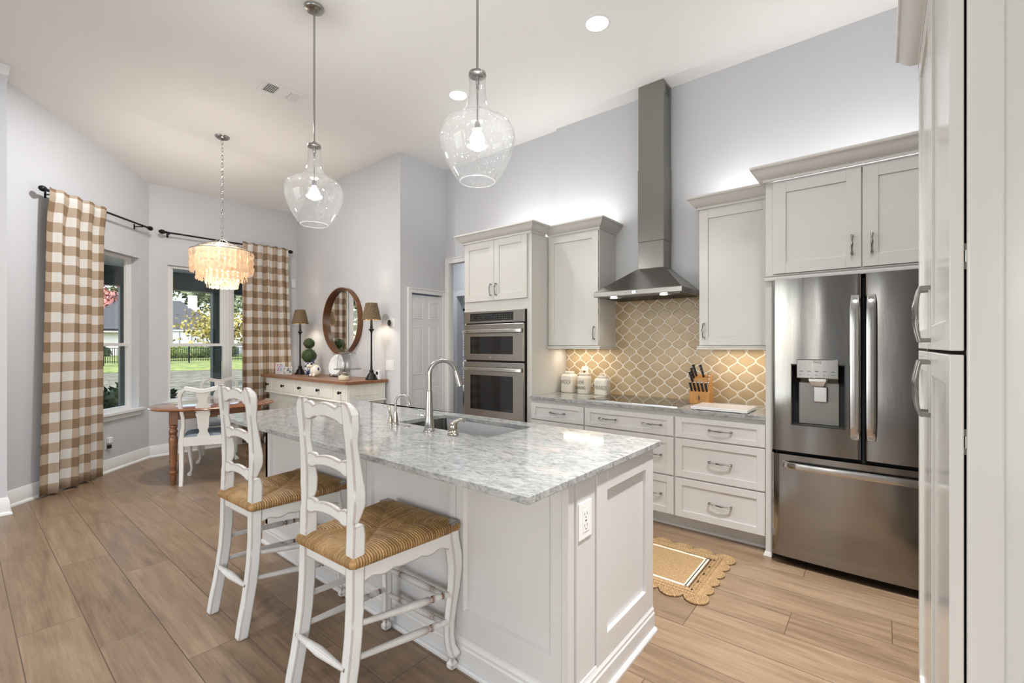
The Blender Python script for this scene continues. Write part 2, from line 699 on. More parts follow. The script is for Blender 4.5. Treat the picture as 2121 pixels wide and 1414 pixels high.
def jute_mat(name, ring=False):
    m = M(name, rough=0.9)
    x, y, z = m.pos('World')
    g = m.noise(m.vec(x * 60, y * 60, 0), 1.3, 4, 0.7)
    row = (y / 0.0125)
    tw = ((row.fract() - 0.5).abs() * 2)
    ch = ((x / 0.016 + (row.floor() * 0.5)).fract() - 0.5).abs() * 2
    f = g * 0.6 + (tw * -1 + 1) * 0.15 + (ch * -1 + 1) * 0.12
    m.set('Base Color', m.ramp(f, [(0.25, (0.22, 0.125, 0.05)), (0.5, (0.43, 0.28, 0.135)), (0.72, (0.60, 0.43, 0.24))]))
    m.bump(tw * -1 + ch * -0.6 + g * 0.8, 0.9, 0.004)
    return m.m


FLOOR = floor_mat()
QUARTZ = quartz_mat()
STEEL = steel_mat('brushed_steel', 'z', (0.54, 0.53, 0.51), 0.20)
FRIDGE = steel_mat('fridge_steel', 'z', (0.30, 0.29, 0.275), 0.14, 0.75, (3.4, 3.4, 0.9))
HOODS = steel_mat('hood_steel', 'z', (0.28, 0.267, 0.248), 0.24, 0.20, (2.5, 2.5, 1.2))
OVENS = steel_mat('oven_steel', 'x', (0.38, 0.355, 0.325), 0.20, 0.22, (3, 3, 2))
HANDLE = steel_mat('handle_steel', 'x', (0.50, 0.49, 0.47), 0.18)
SINKS = steel_mat('sink_steel', 'x', (0.20, 0.195, 0.185), 0.30)
NICKEL = M('brushed_nickel', (0.40, 0.39, 0.37), 0.22, 1.0).m
NICKELW = M('polished_nickel_warm', (0.46, 0.42, 0.36), 0.16, 1.0).m
PULLM = M('satin_nickel_pull', (0.30, 0.29, 0.27), 0.24, 1.0).m
CHROME = M('chrome', (0.72, 0.72, 0.72), 0.08, 1.0).m
OGLASS = M('oven_glass', (0.012, 0.011, 0.010), 0.05, 0.0).m
COOKT = M('ceramic_glass', (0.02, 0.016, 0.012), 0.05, 0.0).m
CLEAR = glass_mat('seeded_clear_glass', (0.985, 0.99, 0.99), 0.0, 1.5, 0.009, True)
DOMEG = glass_mat('dome_glass', (0.97, 0.975, 0.98), 0.0, 1.5, 0.03)
PANE = glass_mat('window_glass', (0.97, 0.98, 0.98), 0.0, 1.25)
DIST = distressed_mat()
ANTQ = antique_mat()
CHERRY = wood_mat('cherry_wood', (0.12, 0.042, 0.013), (0.25, 0.10, 0.034), (6, 6, 22), 0.28, 0.5)
TABLEW = wood_mat('table_wood', (0.15, 0.05, 0.02), (0.26, 0.10, 0.04), (24, 4, 24), 0.16, 0.6)
SBTOP = wood_mat('sideboard_top_wood', (0.20, 0.085, 0.040), (0.33, 0.155, 0.08), (3, 30, 30), 0.35)
WALNUT = wood_mat('walnut_frame_wood', (0.10, 0.036, 0.011), (0.20, 0.08, 0.028), (20, 20, 20), 0.3)
BLOCKW = wood_mat('beech_block_wood', (0.42, 0.19, 0.045), (0.58, 0.30, 0.09), (30, 30, 4), 0.4)
CURT = curtain_mat()
TILE = tile_mat()
RUSH = rush_mat()
JUTE = jute_mat('braided_jute')
JUTEW = paint('bleached_jute', (0.66, 0.58, 0.46), 0.9, 0.6, 160)
CERAM = paint('cream_ceramic', (0.80, 0.755, 0.665), 0.22)
INK = paint('dark_ink', (0.05, 0.045, 0.04), 0.6)
MIRR = M('mirror_glass', (0.88, 0.89, 0.89), 0.0, 1.0).m
SEATF = paint('blue_grey_fabric', (0.26, 0.30, 0.36), 0.7)
DINEP = paint('dining_chair_paint', (0.68, 0.67, 0.64), 0.4)
LEAF = M('boxwood_leaf', (0.035, 0.065, 0.018), 0.6)
LEAF.set('Base Color', LEAF.mix(LEAF.noise(objvec(LEAF), 90, 2), (0.018, 0.04, 0.010), (0.075, 0.12, 0.03)))
LEAF = LEAF.m
BULB = emit_mat('lit_bulb', (1.0, 0.93, 0.82), 60.0)
LENS = emit_mat('lit_lens', (1.0, 0.97, 0.92), 9.0)

# ================================================================== THE SETTING
UX, UY, UZ = Vector((1, 0, 0)), Vector((0, 1, 0)), Vector((0, 0, 1))
WK = 4.05          # kitchen wall
BX, BY = -7.03, 1.53   # bay corner
S2 = 1 / math.sqrt(2)


def wall(name, o, u, n, L, H, holes=(), th=0.13, mat=None, label=None):
    """wall panel: inner face through o along u, thickness away from the room (n = into the room)"""
    b = MB()
    us = sorted({0, L, *[h[0] for h in holes], *[h[1] for h in holes]})
    for i in range(len(us) - 1):
        a0, a1 = us[i], us[i + 1]
        cuts = sorted([(h[2], h[3]) for h in holes if h[0] <= a0 + 1e-6 and h[1] >= a1 - 1e-6])
        z = 0.0
        for c0, c1 in cuts + [(H, H)]:
            if c0 - z > 1e-4:
                b.obox(o, u, n, UZ, (a0, a1), (-th, 0), (z, c0))
            z = c1
    return struct(b.build(name, mat or WALLP, smooth=0), label)


fb = MB()
fb.box(-7.3, 1.0, -4.7, 4.2, -0.12, 0)
fb.box(-9.5, -2.9, 4.2, 8.4, -0.12, 0)
struct(fb.build('floor', FLOOR, smooth=0), 'brown wood-look plank tile floor')

cb = MB()
P1, P2 = (-5.42, -0.4), (-6.30, 3.65)
flat = [(1.0, -4.75), (1.0, 4.3), (-4.62, 4.3), (-4.62, 3.65), P2, P1, (-6.2, -0.4), (-6.2, -4.75)]
cb.prism(flat, (0, 0, CEIL), UX, UY, UZ, 0, 0.1)
q = [cb.V(p) for p in ((P1[0], P1[1], CEIL), (P2[0], P2[1], CEIL), (-7.2, 3.65, 3.375), (-7.2, -0.4, 3.285))]
q2 = [cb.V(v.co + Vector((0, 0, 0.12))) for v in q]
cb.F(q[::-1])
cb.F(q2)
for i in range(4):
    cb.F((q[i], q[(i + 1) % 4], q2[(i + 1) % 4], q2[i]))
struct(cb.build('ceiling', CEILP, smooth=0), 'white textured ceiling sloping down towards the bay')

wall('wall_north', (-2.69, WK, 0), UX, -UY, 3.69, 3.72)
wall('wall_north_recess', (-4.45, 4.09, 0), UX, -UY, 1.80, 3.72, [(0.07, 1.30, 0, 2.447)], th=0.06)
wall('wall_east', (0.80, -4.6, 0), UY, -UX, 8.7, 3.72, [(1.5, 4.7, 0.25, 2.7)])
wall('wall_south', (-5.6, -4.6, 0), UX, UY, 6.4, 3.72, [(0.1, 3.4, 0.15, 2.75), (4.33, 4.57, 0.15, 2.65)])  # openings behind the camera added for the fill lamps
wall('wall_southwest', (-5.57, 0.28, 0), -UY, UX, 4.9, 3.72)
wall('wall_closet', (-4.45, 4.12, 0), -UY, UX, 0.757, 3.72, [(0.10, 0.60, 0, 2.03)])
wall('wall_mirror_side', (-7.15, 3.36, 0), UX, -UY, 2.699, 3.72)
wall('wall_west', (BX, BY, 0), UY, UX, 1.85, 3.6, [(0.19, 1.57, 0.665, 2.41)])
AU = Vector((S2, -S2, 0))
AN = Vector((S2, S2, 0))
wall('wall_northwest', (BX, BY, 0), AU, AN, 1.77, 3.72, [(0.174, 1.10, 0.64, 2.43)])
b = MB()
b.box(-5.80, -5.572, 0.16, 0.279, 0, 3.62)
struct(b.build('wall_return', WALLP, smooth=0))
b = MB()
b.extrude_path([(0, 3.595), (0.006, 3.60), (0.010, 3.62), (0.010, 3.64), (0.018, 3.66), (0.020, 3.683), (0, 3.683)], [(-5.57, -1.0), (-5.57, 0.28), (-5.74, 0.28)])
struct(b.build('trim_1', TRIMP), 'moulding at the top of the wall end')

# baseboards
BASEP = [(0, 0), (0.030, 0), (0.030, 0.012), (0.024, 0.022), (0.016, 0.026), (0.016, 0.105), (0.012, 0.112), (0.012, 0.122), (0.008, 0.130), (0.005, 0.140), (0, 0.142)]


def baseboard(name, path):
    b = MB()
    b.extrude_path(BASEP, path)
    struct(b.build(name, TRIMP), 'white baseboard')


baseboard('baseboard_west', [(BX + 1.25, BY - 1.25), (BX, BY), (BX, 3.36)])
baseboard('baseboard_southwest', [(-5.57, -1.0), (-5.57, 0.28), (-5.74, 0.28)])
baseboard('baseboard_mirror_side', [(-7.03, 3.36), (-4.45, 3.36)])


# windows: frame, meeting rail, sash, pane, sill
def window(name, o, u, n, W_, z0, z1, rail, setback, label, sill=True, units=1):
    root = MB()
    fr = 0.035
    w0 = -setback
    for k in range(units):
        a0 = k * (W_ / units) + (0.02 if k else 0)
        a1 = (k + 1) * (W_ / units) - (0.02 if k < units - 1 else 0)
        root.obox(o, u, n, UZ, (a0, a0 + fr), (w0 - 0.05, w0), (z0, z1))
        root.obox(o, u, n, UZ, (a1 - fr, a1), (w0 - 0.05, w0), (z0, z1))
        root.obox(o, u, n, UZ, (a0 + fr, a1 - fr), (w0 - 0.05, w0), (z1 - fr, z1))
        root.obox(o, u, n, UZ, (a0 + fr, a1 - fr), (w0 - 0.05, w0), (z0, z0 + fr))
    if units > 1:
        root.obox(o, u, n, UZ, (W_ / 2 - 0.02, W_ / 2 + 0.02), (w0 - 0.06, w0 + 0.012), (z0, z1))
    r = struct(root.build(name, TRIMP, smooth=0, bevel=0.002), label)
    for k in range(units):
        a0 = k * (W_ / units) + (0.02 if k else 0) + fr
        a1 = (k + 1) * (W_ / units) - (0.02 if k < units - 1 else 0) - fr
        s = MB()
        s.obox(o, u, n, UZ, (a0, a1), (w0 - 0.035, w0 - 0.004), (rail - 0.018, rail + 0.018))
        s.obox(o, u, n, UZ, (a0, a0 + 0.03), (w0 - 0.04, w0 - 0.015), (rail + 0.018, z1 - fr))
        s.obox(o, u, n, UZ, (a1 - 0.03, a1), (w0 - 0.04, w0 - 0.015), (rail + 0.018, z1 - fr))
        s.build('sash', TRIMP, r, smooth=0)
        p = MB()
        p.obox(o, u, n, UZ, (a0, a1), (w0 - 0.032, w0 - 0.028), (z0 + fr, z1 - fr))
        p.build('window_pane', PANE, r, smooth=0)
    if sill:
        s = MB()
        s.obox(o, u, n, UZ, (-0.05, W_ + 0.05), (-0.13, 0.045), (z0 - 0.028, z0 + 0.004))
        s.obox(o, u, n, UZ, (-0.02, W_ + 0.02), (0.0, 0.018), (z0 - 0.085, z0 - 0.028))
        s.build('window_sill', TRIMP, r, smooth=0, bevel=0.005)
    return r


window('window_1', Vector((BX, BY, 0)) + AU * 0.174, AU, AN, 0.926, 0.64, 2.43, 1.395, 0.085, 'white sash window in the angled bay wall')
window('window_2', (BX, BY + 0.19, 0), UY, UX, 1.38, 0.665, 2.41, 1.395, 0.03, 'white twin sash window in the straight bay wall', True, 2)

# bifold closet door, its casing and the tall doorway
d1 = MB()
for k in range(2):
    y0 = 3.525 + k * 0.253
    d1.box(-4.505, -4.475, y0, y0 + 0.250, 0.012, 2.012)
door = struct(d1.build('door_1', DOORP, smooth=0, bevel=0.002), 'white bifold closet door with raised panels')
for k in range(2):
    y0 = 3.525 + k * 0.253
    pb = MB()
    for z0, z1 in ((0.20, 0.85), (1.03, 1.61), (1.72, 1.92)):
        a0, a1 = y0 + 0.050, y0 + 0.200
        rings = []
        for ins, dx in ((0, 0.0005), (0.012, -0.007), (0.022, -0.007), (0.045, 0.004)):
            rings.append([(-4.475 + dx, a0 + ins, z0 + ins), (-4.475 + dx, a1 - ins, z0 + ins), (-4.475 + dx, a1 - ins, z1 - ins), (-4.475 + dx, a0 + ins, z1 - ins)])
        # moulded border that stands proud, then the raised field
        out_ = [[(-4.475, a0 - 0.008, z0 - 0.008), (-4.475, a1 + 0.008, z0 - 0.008), (-4.475, a1 + 0.008, z1 + 0.008), (-4.475, a0 - 0.008, z1 + 0.008)],
                [(-4.468, a0, z0), (-4.468, a1, z0), (-4.468, a1, z1), (-4.468, a0, z1)],
                [(-4.474, a0 + 0.012, z0 + 0.012), (-4.474, a1 - 0.012, z0 + 0.012), (-4.474, a1 - 0.012, z1 - 0.012), (-4.474, a0 + 0.012, z1 - 0.012)],
                [(-4.467, a0 + 0.034, z0 + 0.034), (-4.467, a1 - 0.034, z0 + 0.034), (-4.467, a1 - 0.034, z1 - 0.034), (-4.467, a0 + 0.034, z1 - 0.034)]]
        pb.loft(out_, True)
    pb.build('raised_panel', DOORP, door, smooth=20)
kb = MB()
kb.lathe([(0.010, 0), (0.008, 0.015), (0.016, 0.024), (0.017, 0.034), (0.010, 0.042), (0, 0.044)], (-4.475, 3.86, 0.93), UX)
kb.build('door_knob', TRIMP, door)
cs = MB()
CAS = 0.062
cs.box(-4.45, -4.432, 3.52 - CAS, 3.52, 0, 2.03 + CAS)
cs.box(-4.45, -4.432, 4.02, 4.02 + CAS, 0, 2.03 + CAS)
cs.box(-4.45, -4.432, 3.52, 4.02, 2.03, 2.03 + CAS)
cs.box(-4.432, -4.422, 3.52 - CAS, 3.52 - CAS + 0.016, 0, 2.03 + CAS)
cs.box(-4.432, -4.422, 4.02 + CAS - 0.016, 4.02 + CAS, 0, 2.03 + CAS)
cs.box(-4.432, -4.422, 3.52 - CAS + 0.016, 4.02 + CAS - 0.016, 2.03 + CAS - 0.016, 2.03 + CAS)
struct(cs.build('trim_2', TRIMP, smooth=0, bevel=0.003), 'white casing around the closet door')
cs = MB()
cs.box(-4.45 + 0.005, -4.378, 4.072, 4.09, 0, 2.447 + 0.07)
cs.box(-3.15, -3.03, 4.072, 4.09, 0, 2.447 + 0.07)
cs.box(-4.378, -3.15, 4.072, 4.09, 2.447, 2.447 + 0.07)
cs.box(-4.445, -4.428, 4.062, 4.072, 0, 2.517)
cs.box(-4.428, -3.15, 4.062, 4.072, 2.50, 2.517)
cs.box(-4.380, -4.372, 4.09, 4.15, 0, 2.447)
cs.box(-3.165, -3.15, 4.09, 4.15, 0, 2.447)
struct(cs.build('door_2', TRIMP, smooth=0, bevel=0.003), 'tall cased opening between closet and ovens')

# passage and room behind the tall opening
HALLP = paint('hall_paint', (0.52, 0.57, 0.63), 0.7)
wall('wall_passage_far', (-6.2, 5.3, 0), UX, -UY, 3.4, 3.0, [(0.71, 1.63, 0, 2.2)], mat=WALLP)
wall('wall_passage_west', (-6.2, 5.3, 0), -UY, UX, 1.10, 3.0, mat=WALLP)
wall('wall_closet_back', (-4.59, 4.21, 0), -UX, UY, 1.6, 3.0, th=0.04)
wall('wall_passage_east', (-3.0, 4.2, 0), UY, -UX, 1.1, 3.0, mat=WALLP)
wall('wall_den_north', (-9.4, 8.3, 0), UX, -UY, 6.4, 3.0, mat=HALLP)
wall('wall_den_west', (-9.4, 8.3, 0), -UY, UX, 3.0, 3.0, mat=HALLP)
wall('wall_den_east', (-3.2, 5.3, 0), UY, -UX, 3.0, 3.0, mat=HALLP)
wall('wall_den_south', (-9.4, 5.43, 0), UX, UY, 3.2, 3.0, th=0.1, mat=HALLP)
b = MB()
b.box(-9.5, -3.0, 4.22, 8.4, 3.0, 3.1)
struct(b.build('ceiling_passage', CEILP, smooth=0))
cs = MB()
cs.box(-5.57, -5.49, 5.28, 5.30, 0, 2.28)
cs.box(-5.49, -4.57, 5.28, 5.30, 2.2, 2.28)
struct(cs.build('trim_3', TRIMP, smooth=0, bevel=0.003))
lamp('passage_fill', 'AREA', (-5.0, 4.75, 2.95), 9, (0.92, 0.96, 1.0), shape='DISK', size=0.2)  # fill added to brighten the dark passage
lamp('den_area_light', 'AREA', (-7.2, 6.6, 2.95), 90, (0.86, 0.93, 1.0), shape='RECTANGLE', size=1.2, size_y=1.2)  # area lamp just below the den ceiling

# ================================================================== KITCHEN
def pull(parent, c, along, outw, L=0.145, name='handle'):
    """bow pull with square feet and a twisted middle"""
    c, a, w = Vector(c), Vector(along).normalized(), Vector(outw).normalized()
    s = a.cross(w)
    b = MB()
    h = L / 2
    for k in (-1, 1):
        b.obox(c + a * k * h, a, s, w, (-0.006, 0.006), (-0.006, 0.006), (0, 0.022))
    n = 17
    rings = []
    for i in range(n):
        t = -1 + 2 * i / (n - 1)
        p = c + a * (t * h * 1.06) + w * (0.022 + 0.010 * (1 - t * t))
        tw = PI * 1.1 * max(-1, min(1, t / 0.45)) * 0.5
        e = abs(t) ** 2
        r1, r2 = 0.0056 - 0.001 * e, 0.0042
        if abs(t) < 0.5:
            r1 += 0.0022 * math.cos(t * PI)
            r2 += 0.0008 * math.cos(t * PI)
        x = s * math.cos(tw) + w * math.sin(tw)
        y = -s * math.sin(tw) + w * math.cos(tw)
        rings.append([p + x * r1 * math.cos(q_) + y * r2 * math.sin(q_) for q_ in [2 * PI * j / 8 for j in range(8)]])
    b.loft(rings)
    return b.build(name, PULLM, parent, smooth=50)


CROWN = [(0, 0), (0.010, 0.0), (0.010, 0.016), (0.016, 0.020), (0.022, 0.022), (0.034, 0.030), (0.050, 0.048), (0.062, 0.070), (0.066, 0.074), (0.072, 0.076), (0.076, 0.082), (0.076, 0.094), (0, 0.094)]


def crown(parent, path, z0):
    b = MB()
    b.extrude_path([(p[0], p[1] + z0) for p in CROWN], path)
    return b.build('crown_moulding', CABP, parent, smooth=25)


FY = 3.44      # carcass front of the deep units; doors stand 2 cm proud
ZT = 2.445
# ---- oven tower
ot = thing('oven_cabinet', 'tall white cabinet that holds the built-in double oven', 'cabinet', (-3.0, 3.745, 0))
b = MB()
x0, x1 = -3.45, -2.562
b.box(x0, x1, FY, WK - 0.003, 0.0, 0.62)
b.box(x0, x1, FY, WK - 0.003, 1.735, 2.45)
b.box(x0, x0 + 0.03, FY, WK - 0.003, 0.62, 1.735)
b.box(x1 - 0.055, x1, FY, WK - 0.003, 0.62, 1.735)
b.box(x0 + 0.03, x1 - 0.055, 3.9, WK - 0.003, 0.62, 1.735)
b.build('carcass', CABP, ot, smooth=0, bevel=0.0015)
for a, w_, hx in ((x0 + 0.018, 0.411, 0.378), (x0 + 0.433, 0.411, 0.034)):
    d = MB().shaker((a, FY, 1.838), UX, UZ, -UY, w_, 0.602, 0.066).build('door', CABP, ot, smooth=0, bevel=0.0015)
    pull(d, (a + hx, FY - 0.02, 1.945), UZ, -UY, 0.11)
crown(ot, [(x0, WK), (x0, FY - 0.012), (x1, FY - 0.012), (x1, 3.65)], 2.447)

ov = thing('built_in_oven', 'stainless steel double wall oven with black glass doors', 'oven', (-3.01, 3.44, 0.63))
ox0, ox1 = -3.415, -2.624
b = MB()
b.box(ox0 + 0.01, ox1 - 0.01, 3.42, 3.89, 0.63, 1.73)
b.build('carcass', GAP, ov, smooth=0)
b = MB()
b.box(ox0, ox1, 3.395, 3.42, 1.612, 1.732)
cp = b.build('control_panel', OVENS, ov, smooth=0, bevel=0.002)
b = MB()
b.box(ox0 + 0.095, ox1 - 0.125, 3.3925, 3.396, 1.632, 1.712)
cg = b.build('display', OGLASS, cp, smooth=0)
GREYT = paint('panel_print', (0.16, 0.16, 0.155), 0.5)
b = MB()
for i in range(22):
    for j in range(3):
        if 8 <= i <= 10 and j < 2 or (i, j) in ((5, 1), (6, 0), (12, 2)):
            continue
        px = ox0 + 0.112 + i * 0.0245
        pz = 1.646 + j * 0.021
        b.box(px, px + 0.010 + 0.005 * ((i * 7 + j * 3) % 3 == 0), 3.3918, 3.3925, pz, pz + 0.0035)
kp = b.build('key_print', GREYT, cp, smooth=0)
kp['kind'] = 'stuff'
for z0, z1, wz0, wz1, hz in ((1.235, 1.600, 1.300, 1.475, 1.528), (0.655, 1.218, 0.735, 1.085, 1.148)):
    b = MB()
    b.box(ox0, ox1, 3.392, 3.418, z0, z1)
    dr = b.build('oven_door', OVENS, ov, smooth=0, bevel=0.004)
    b = MB()
    b.box(ox0 + 0.098, ox1 - 0.128, 3.3895, 3.393, wz0, wz1)
    b.build('door_glass', OGLASS, dr, smooth=0, bevel=0.001)
    b = MB()
    n = 15
    rings = []
    for i in range(n):
        t = -1 + 2 * i / (n - 1)
        px = (ox0 + ox1) / 2 + t * (ox1 - ox0) / 2 * 0.985
        py = 3.352 + 0.018 * t ** 6
        rings.append([(px, py - 0.013, hz - 0.016), (px, py - 0.013, hz + 0.016), (px, py + 0.008, hz + 0.020), (px, py + 0.008, hz - 0.020)])
    b.loft(rings)
    for k in (-1, 1):
        px = (ox0 + ox1) / 2 + k * ((ox1 - ox0) / 2 - 0.03)
        b.box(px - 0.012, px + 0.012, 3.362, 3.392, hz - 0.013, hz + 0.013)
    b.build('handle', HANDLE, dr, smooth=40, bevel=0.003)
    if z0 > 1:
        b = MB()
        bx_, bz_ = (ox0 + ox1) / 2 - 0.015, z0 + 0.033
        b.tube([(bx_ + 0.013 * math.cos(k * PI / 8), 3.3905, bz_ + 0.013 * math.sin(k * PI / 8)) for k in range(2, 16)], 0.0014, 6)
        b.tube([(bx_ - 0.004, 3.3905, bz_ + 0.006), (bx_ - 0.004, 3.3905, bz_ - 0.006), (bx_ + 0.002, 3.3905, bz_ - 0.006)], 0.0012, 6)
        b.tube([(bx_ + 0.012, 3.3905, bz_), (bx_ + 0.005, 3.3905, bz_)], 0.0012, 6)
        b.build('badge', CHROME, dr)

# ---- base cabinets
def drawer(parent, xa, xb, z0, z1, pulls, st=0.05):
    d = MB().shaker((xa, FY, z0), UX, UZ, -UY, xb - xa, z1 - z0, 0.052, 0.02, 0.008, st, st).build('drawer', ISLP, parent, smooth=0, bevel=0.0015)
    for p in pulls:
        pull(d, (p, FY - 0.02 + 0.008, (z0 + z1) / 2), UX, -UY)
    return d


GRP = 'base cabinets under the cooktop counter'
units = [(-2.560, -1.985, (-2.262,), 'white drawer base cabinet beside the oven tower'),
         (-1.985, -1.212, (-1.765, -1.388), 'wide white drawer base cabinet under the black cooktop'),
         (-1.212, -0.598, (-0.890,), 'white drawer base cabinet beside the refrigerator')]
for xa, xb, pl, lb in units:
    t = thing('base_cabinet', lb, 'cabinet', ((xa + xb) / 2, 3.745, 0), GRP)
    b = MB()
    b.box(xa, xb, FY, WK - 0.003, 0.105, 0.884)
    b.build('carcass', ISLP, t, smooth=0)
    drawer(t, xa + 0.005, xb - 0.008, 0.703, 0.853, pl, 0.037)
    drawer(t, xa + 0.005, xb - 0.008, 0.409, 0.692, pl[-1:] if len(pl) > 1 else pl)
    drawer(t, xa + 0.005, xb - 0.008, 0.112, 0.398, pl[-1:] if len(pl) > 1 else pl)
    b = MB()
    b.box(xa, xb, 3.515, 3.54, 0, 0.105)
    b.extrude_path([(0, 0), (0.013, 0), (0.013, 0.006), (0.006, 0.018), (0, 0.02)], [(xa, 3.515), (xb, 3.515)])
    b.build('toe_kick', ISLP, t, smooth=20)

ct = MB()
ct.box(-2.560, -0.600, 3.405, WK - 0.001, 0.884, 0.914)
tag(ct.build('countertop', QUARTZ, smooth=0, bevel=0.003), 'long grey-veined quartz counter along the tiled wall', 'countertop')

bs = MB()
bs.box(-2.560, -0.600, WK - 0.008, WK - 0.001, 0.9145, 1.352)
bs.box(-1.998, -1.122, WK - 0.008, WK - 0.001, 1.352, 1.83)
tag(bs.build('tile_backsplash', TILE, smooth=0), 'beige arabesque tile backsplash behind the cooktop', 'backsplash')

ck = thing('cooktop', 'black glass cooktop set flush into the wall counter', 'cooktop', (-1.6, 3.7, 0.914))
b = MB()
b.box(-1.985, -1.215, 3.478, 3.985, 0.9145, 0.921)
b.build('glass_top', COOKT, ck, smooth=0, bevel=0.002)
b = MB()
b.extrude_path([(0, 0.9142), (0.006, 0.9142), (0.006, 0.920), (0, 0.920)], [(-1.985, 3.478), (-1.985, 3.985), (-1.215, 3.985), (-1.215, 3.478)][::-1], True)
b.build('trim_frame', STEEL, ck, smooth=0)

# ---- wall cabinets
UFY = 3.72
def wall_cab(label, xa, xb, hx, path, light_x):
    t = thing('upper_cabinet', label, 'cabinet', ((xa + xb) / 2, 3.9, 1.38), 'single-door wall cabinets beside the hood')
    b = MB()
    b.box(xa, xb, UFY, WK - 0.002, 1.380, 2.45)
    b.build('carcass', CABP, t, smooth=0, bevel=0.0015)
    d = MB().shaker((xa + 0.006, UFY, 1.386), UX, UZ, -UY, xb - xa - 0.012, 1.052, 0.066).build('door', CABP, t, smooth=0, bevel=0.0015)
    pull(d, (hx, UFY - 0.02, 1.50), UZ, -UY, 0.11)
    crown(t, path, 2.447)
    b = MB()
    b.extrude_path([(-0.03, 1.352), (0.012, 1.352), (0.014, 1.358), (0.010, 1.364), (0.014, 1.372), (0.004, 1.380), (-0.03, 1.380)], light_x)
    b.build('light_rail', CABP, t, smooth=20)


wall_cab('white wall cabinet between the oven tower and the hood', -2.558, -1.998, -2.042, [(-2.558, UFY - 0.012), (-1.998, UFY - 0.012), (-1.998, WK)],
         [(-2.558, UFY - 0.015), (-1.998, UFY - 0.015), (-1.998, WK)])
wall_cab('white wall cabinet between the hood and the refrigerator', -1.122, -0.600, -1.082, [(-1.122, WK), (-1.122, UFY - 0.012), (-0.605, UFY - 0.012)],
         [(-1.122, WK), (-1.122, UFY - 0.015), (-0.605, UFY - 0.015)])

# ---- refrigerator surround
fc = thing('refrigerator_cabinet', 'white cabinet and side panel around the refrigerator', 'cabinet', (-0.1, 3.7, 0))
b = MB()
b.box(-0.598, -0.560, 3.385, WK - 0.002, 0, 2.45)
b.extrude_path([(0, 0), (0.012, 0), (0.012, 0.006), (0.004, 0.03), (0, 0.03)], [(-0.598, 3.515), (-0.598, 3.385), (-0.560, 3.385)])
b.build('side_panel', CABP, fc, smooth=0, bevel=0.0015)
b = MB()
b.box(-0.560, 0.60, 3.385, WK - 0.002, 1.84, 2.45)
b.build('carcass', CABP, fc, smooth=0)
for a, w_, hx in ((-0.552, 0.455, 0.412), (-0.090, 0.455, 0.042)):
    d = MB().shaker((a, 3.385, 1.848), UX, UZ, -UY, w_, 0.590, 0.072).build('door', CABP, fc, smooth=0, bevel=0.0015)
    pull(d, (a + hx, 3.365, 1.98), UZ, -UY, 0.105)
b = MB()
b.box(0.37, 0.60, 3.365, 3.385, 1.848, 2.44)
b.box(0.385, 0.42, 3.385, WK - 0.002, 0, 1.84)
b.build('filler', CABP, fc, smooth=0)
b = MB()
b.extrude_path([(0, 1.805), (0.016, 1.805), (0.016, 1.820), (0.010, 1.828), (0.018, 1.836), (0, 1.842)], [(-0.60, 3.37), (0.42, 3.37)])
b.build('trim_rail', CABP, fc, smooth=20)
crown(fc, [(-0.598, WK), (-0.598, 3.355), (0.60, 3.355)], 2.447)

# ---- refrigerator
rf = thing('refrigerator', 'stainless steel french-door refrigerator with water dispenser', 'refrigerator', (-0.083, 3.7, 0))
rx0, rx1, rm = -0.552, 0.374, -0.086
b = MB()
b.box(rx0 + 0.012, rx1 - 0.012, 3.40, 4.02, 0.03, 1.785)
b.build('body', paint('fridge_grey', (0.10, 0.10, 0.10), 0.4), rf, smooth=0)
b = MB()
b.box(rx0 + 0.02, rx1 - 0.02, 3.372, 3.40, 0.03, 1.75)
b.build('gasket', GAP, rf, smooth=0)


def bowed(xa, xb, z0, z1, bulge=0.012, hole=None):
    """door leaf with a gently bowed front and rounded vertical edges"""
    b = MB()
    def yf(x):
        t = (x - xa) / (xb - xa) * 2 - 1
        e = max(0.0, (abs(t) - 0.955) / 0.045)
        return 3.318 - bulge * (1 - t * t) + 0.022 * e * e
    xs = [xa + (xb - xa) * (0.5 - 0.5 * math.cos(PI * i / 28)) for i in range(29)]
    zs = [z0, z1]
    if hole:
        xs = sorted([x for x in xs if min(abs(x - hole[0]), abs(x - hole[1])) > 0.006] + [hole[0], hole[1]])
        zs = [z0, hole[2], hole[3], z1]
    for i in range(len(xs) - 1):
        for j in range(len(zs) - 1):
            if hole and hole[0] - 1e-6 <= xs[i] < hole[1] - 1e-6 and j == 1:
                continue
            b.F([b.V((xs[i], yf(xs[i]), zs[j])), b.V((xs[i + 1], yf(xs[i + 1]), zs[j])), b.V((xs[i + 1], yf(xs[i + 1]), zs[j + 1])), b.V((xs[i], yf(xs[i]), zs[j + 1]))])
    for z in (z0, z1):
        b.F([b.V((x, yf(x), z)) for x in xs] + [b.V((xb, 3.385, z)), b.V((xa, 3.385, z))])
    for x in (xa, xb):
        b.F([b.V((x, yf(x), z0)), b.V((x, yf(x), z1)), b.V((x, 3.385, z1)), b.V((x, 3.385, z0))])
    bmesh.ops.remove_doubles(b.bm, verts=b.bm.verts, dist=1e-5)
    return b


HOLE = (-0.440, -0.172, 0.893, 1.266)
ld = bowed(rx0, rm - 0.006, 0.722, 1.802, 0.010, HOLE).build('door', FRIDGE, rf, smooth=30)
rd = bowed(rm + 0.006, rx1, 0.722, 1.802, 0.010).build('door', FRIDGE, rf, smooth=30)
fd = bowed(rx0, rx1, 0.056, 0.700, 0.014).build('freezer_drawer', FRIDGE, rf, smooth=30)


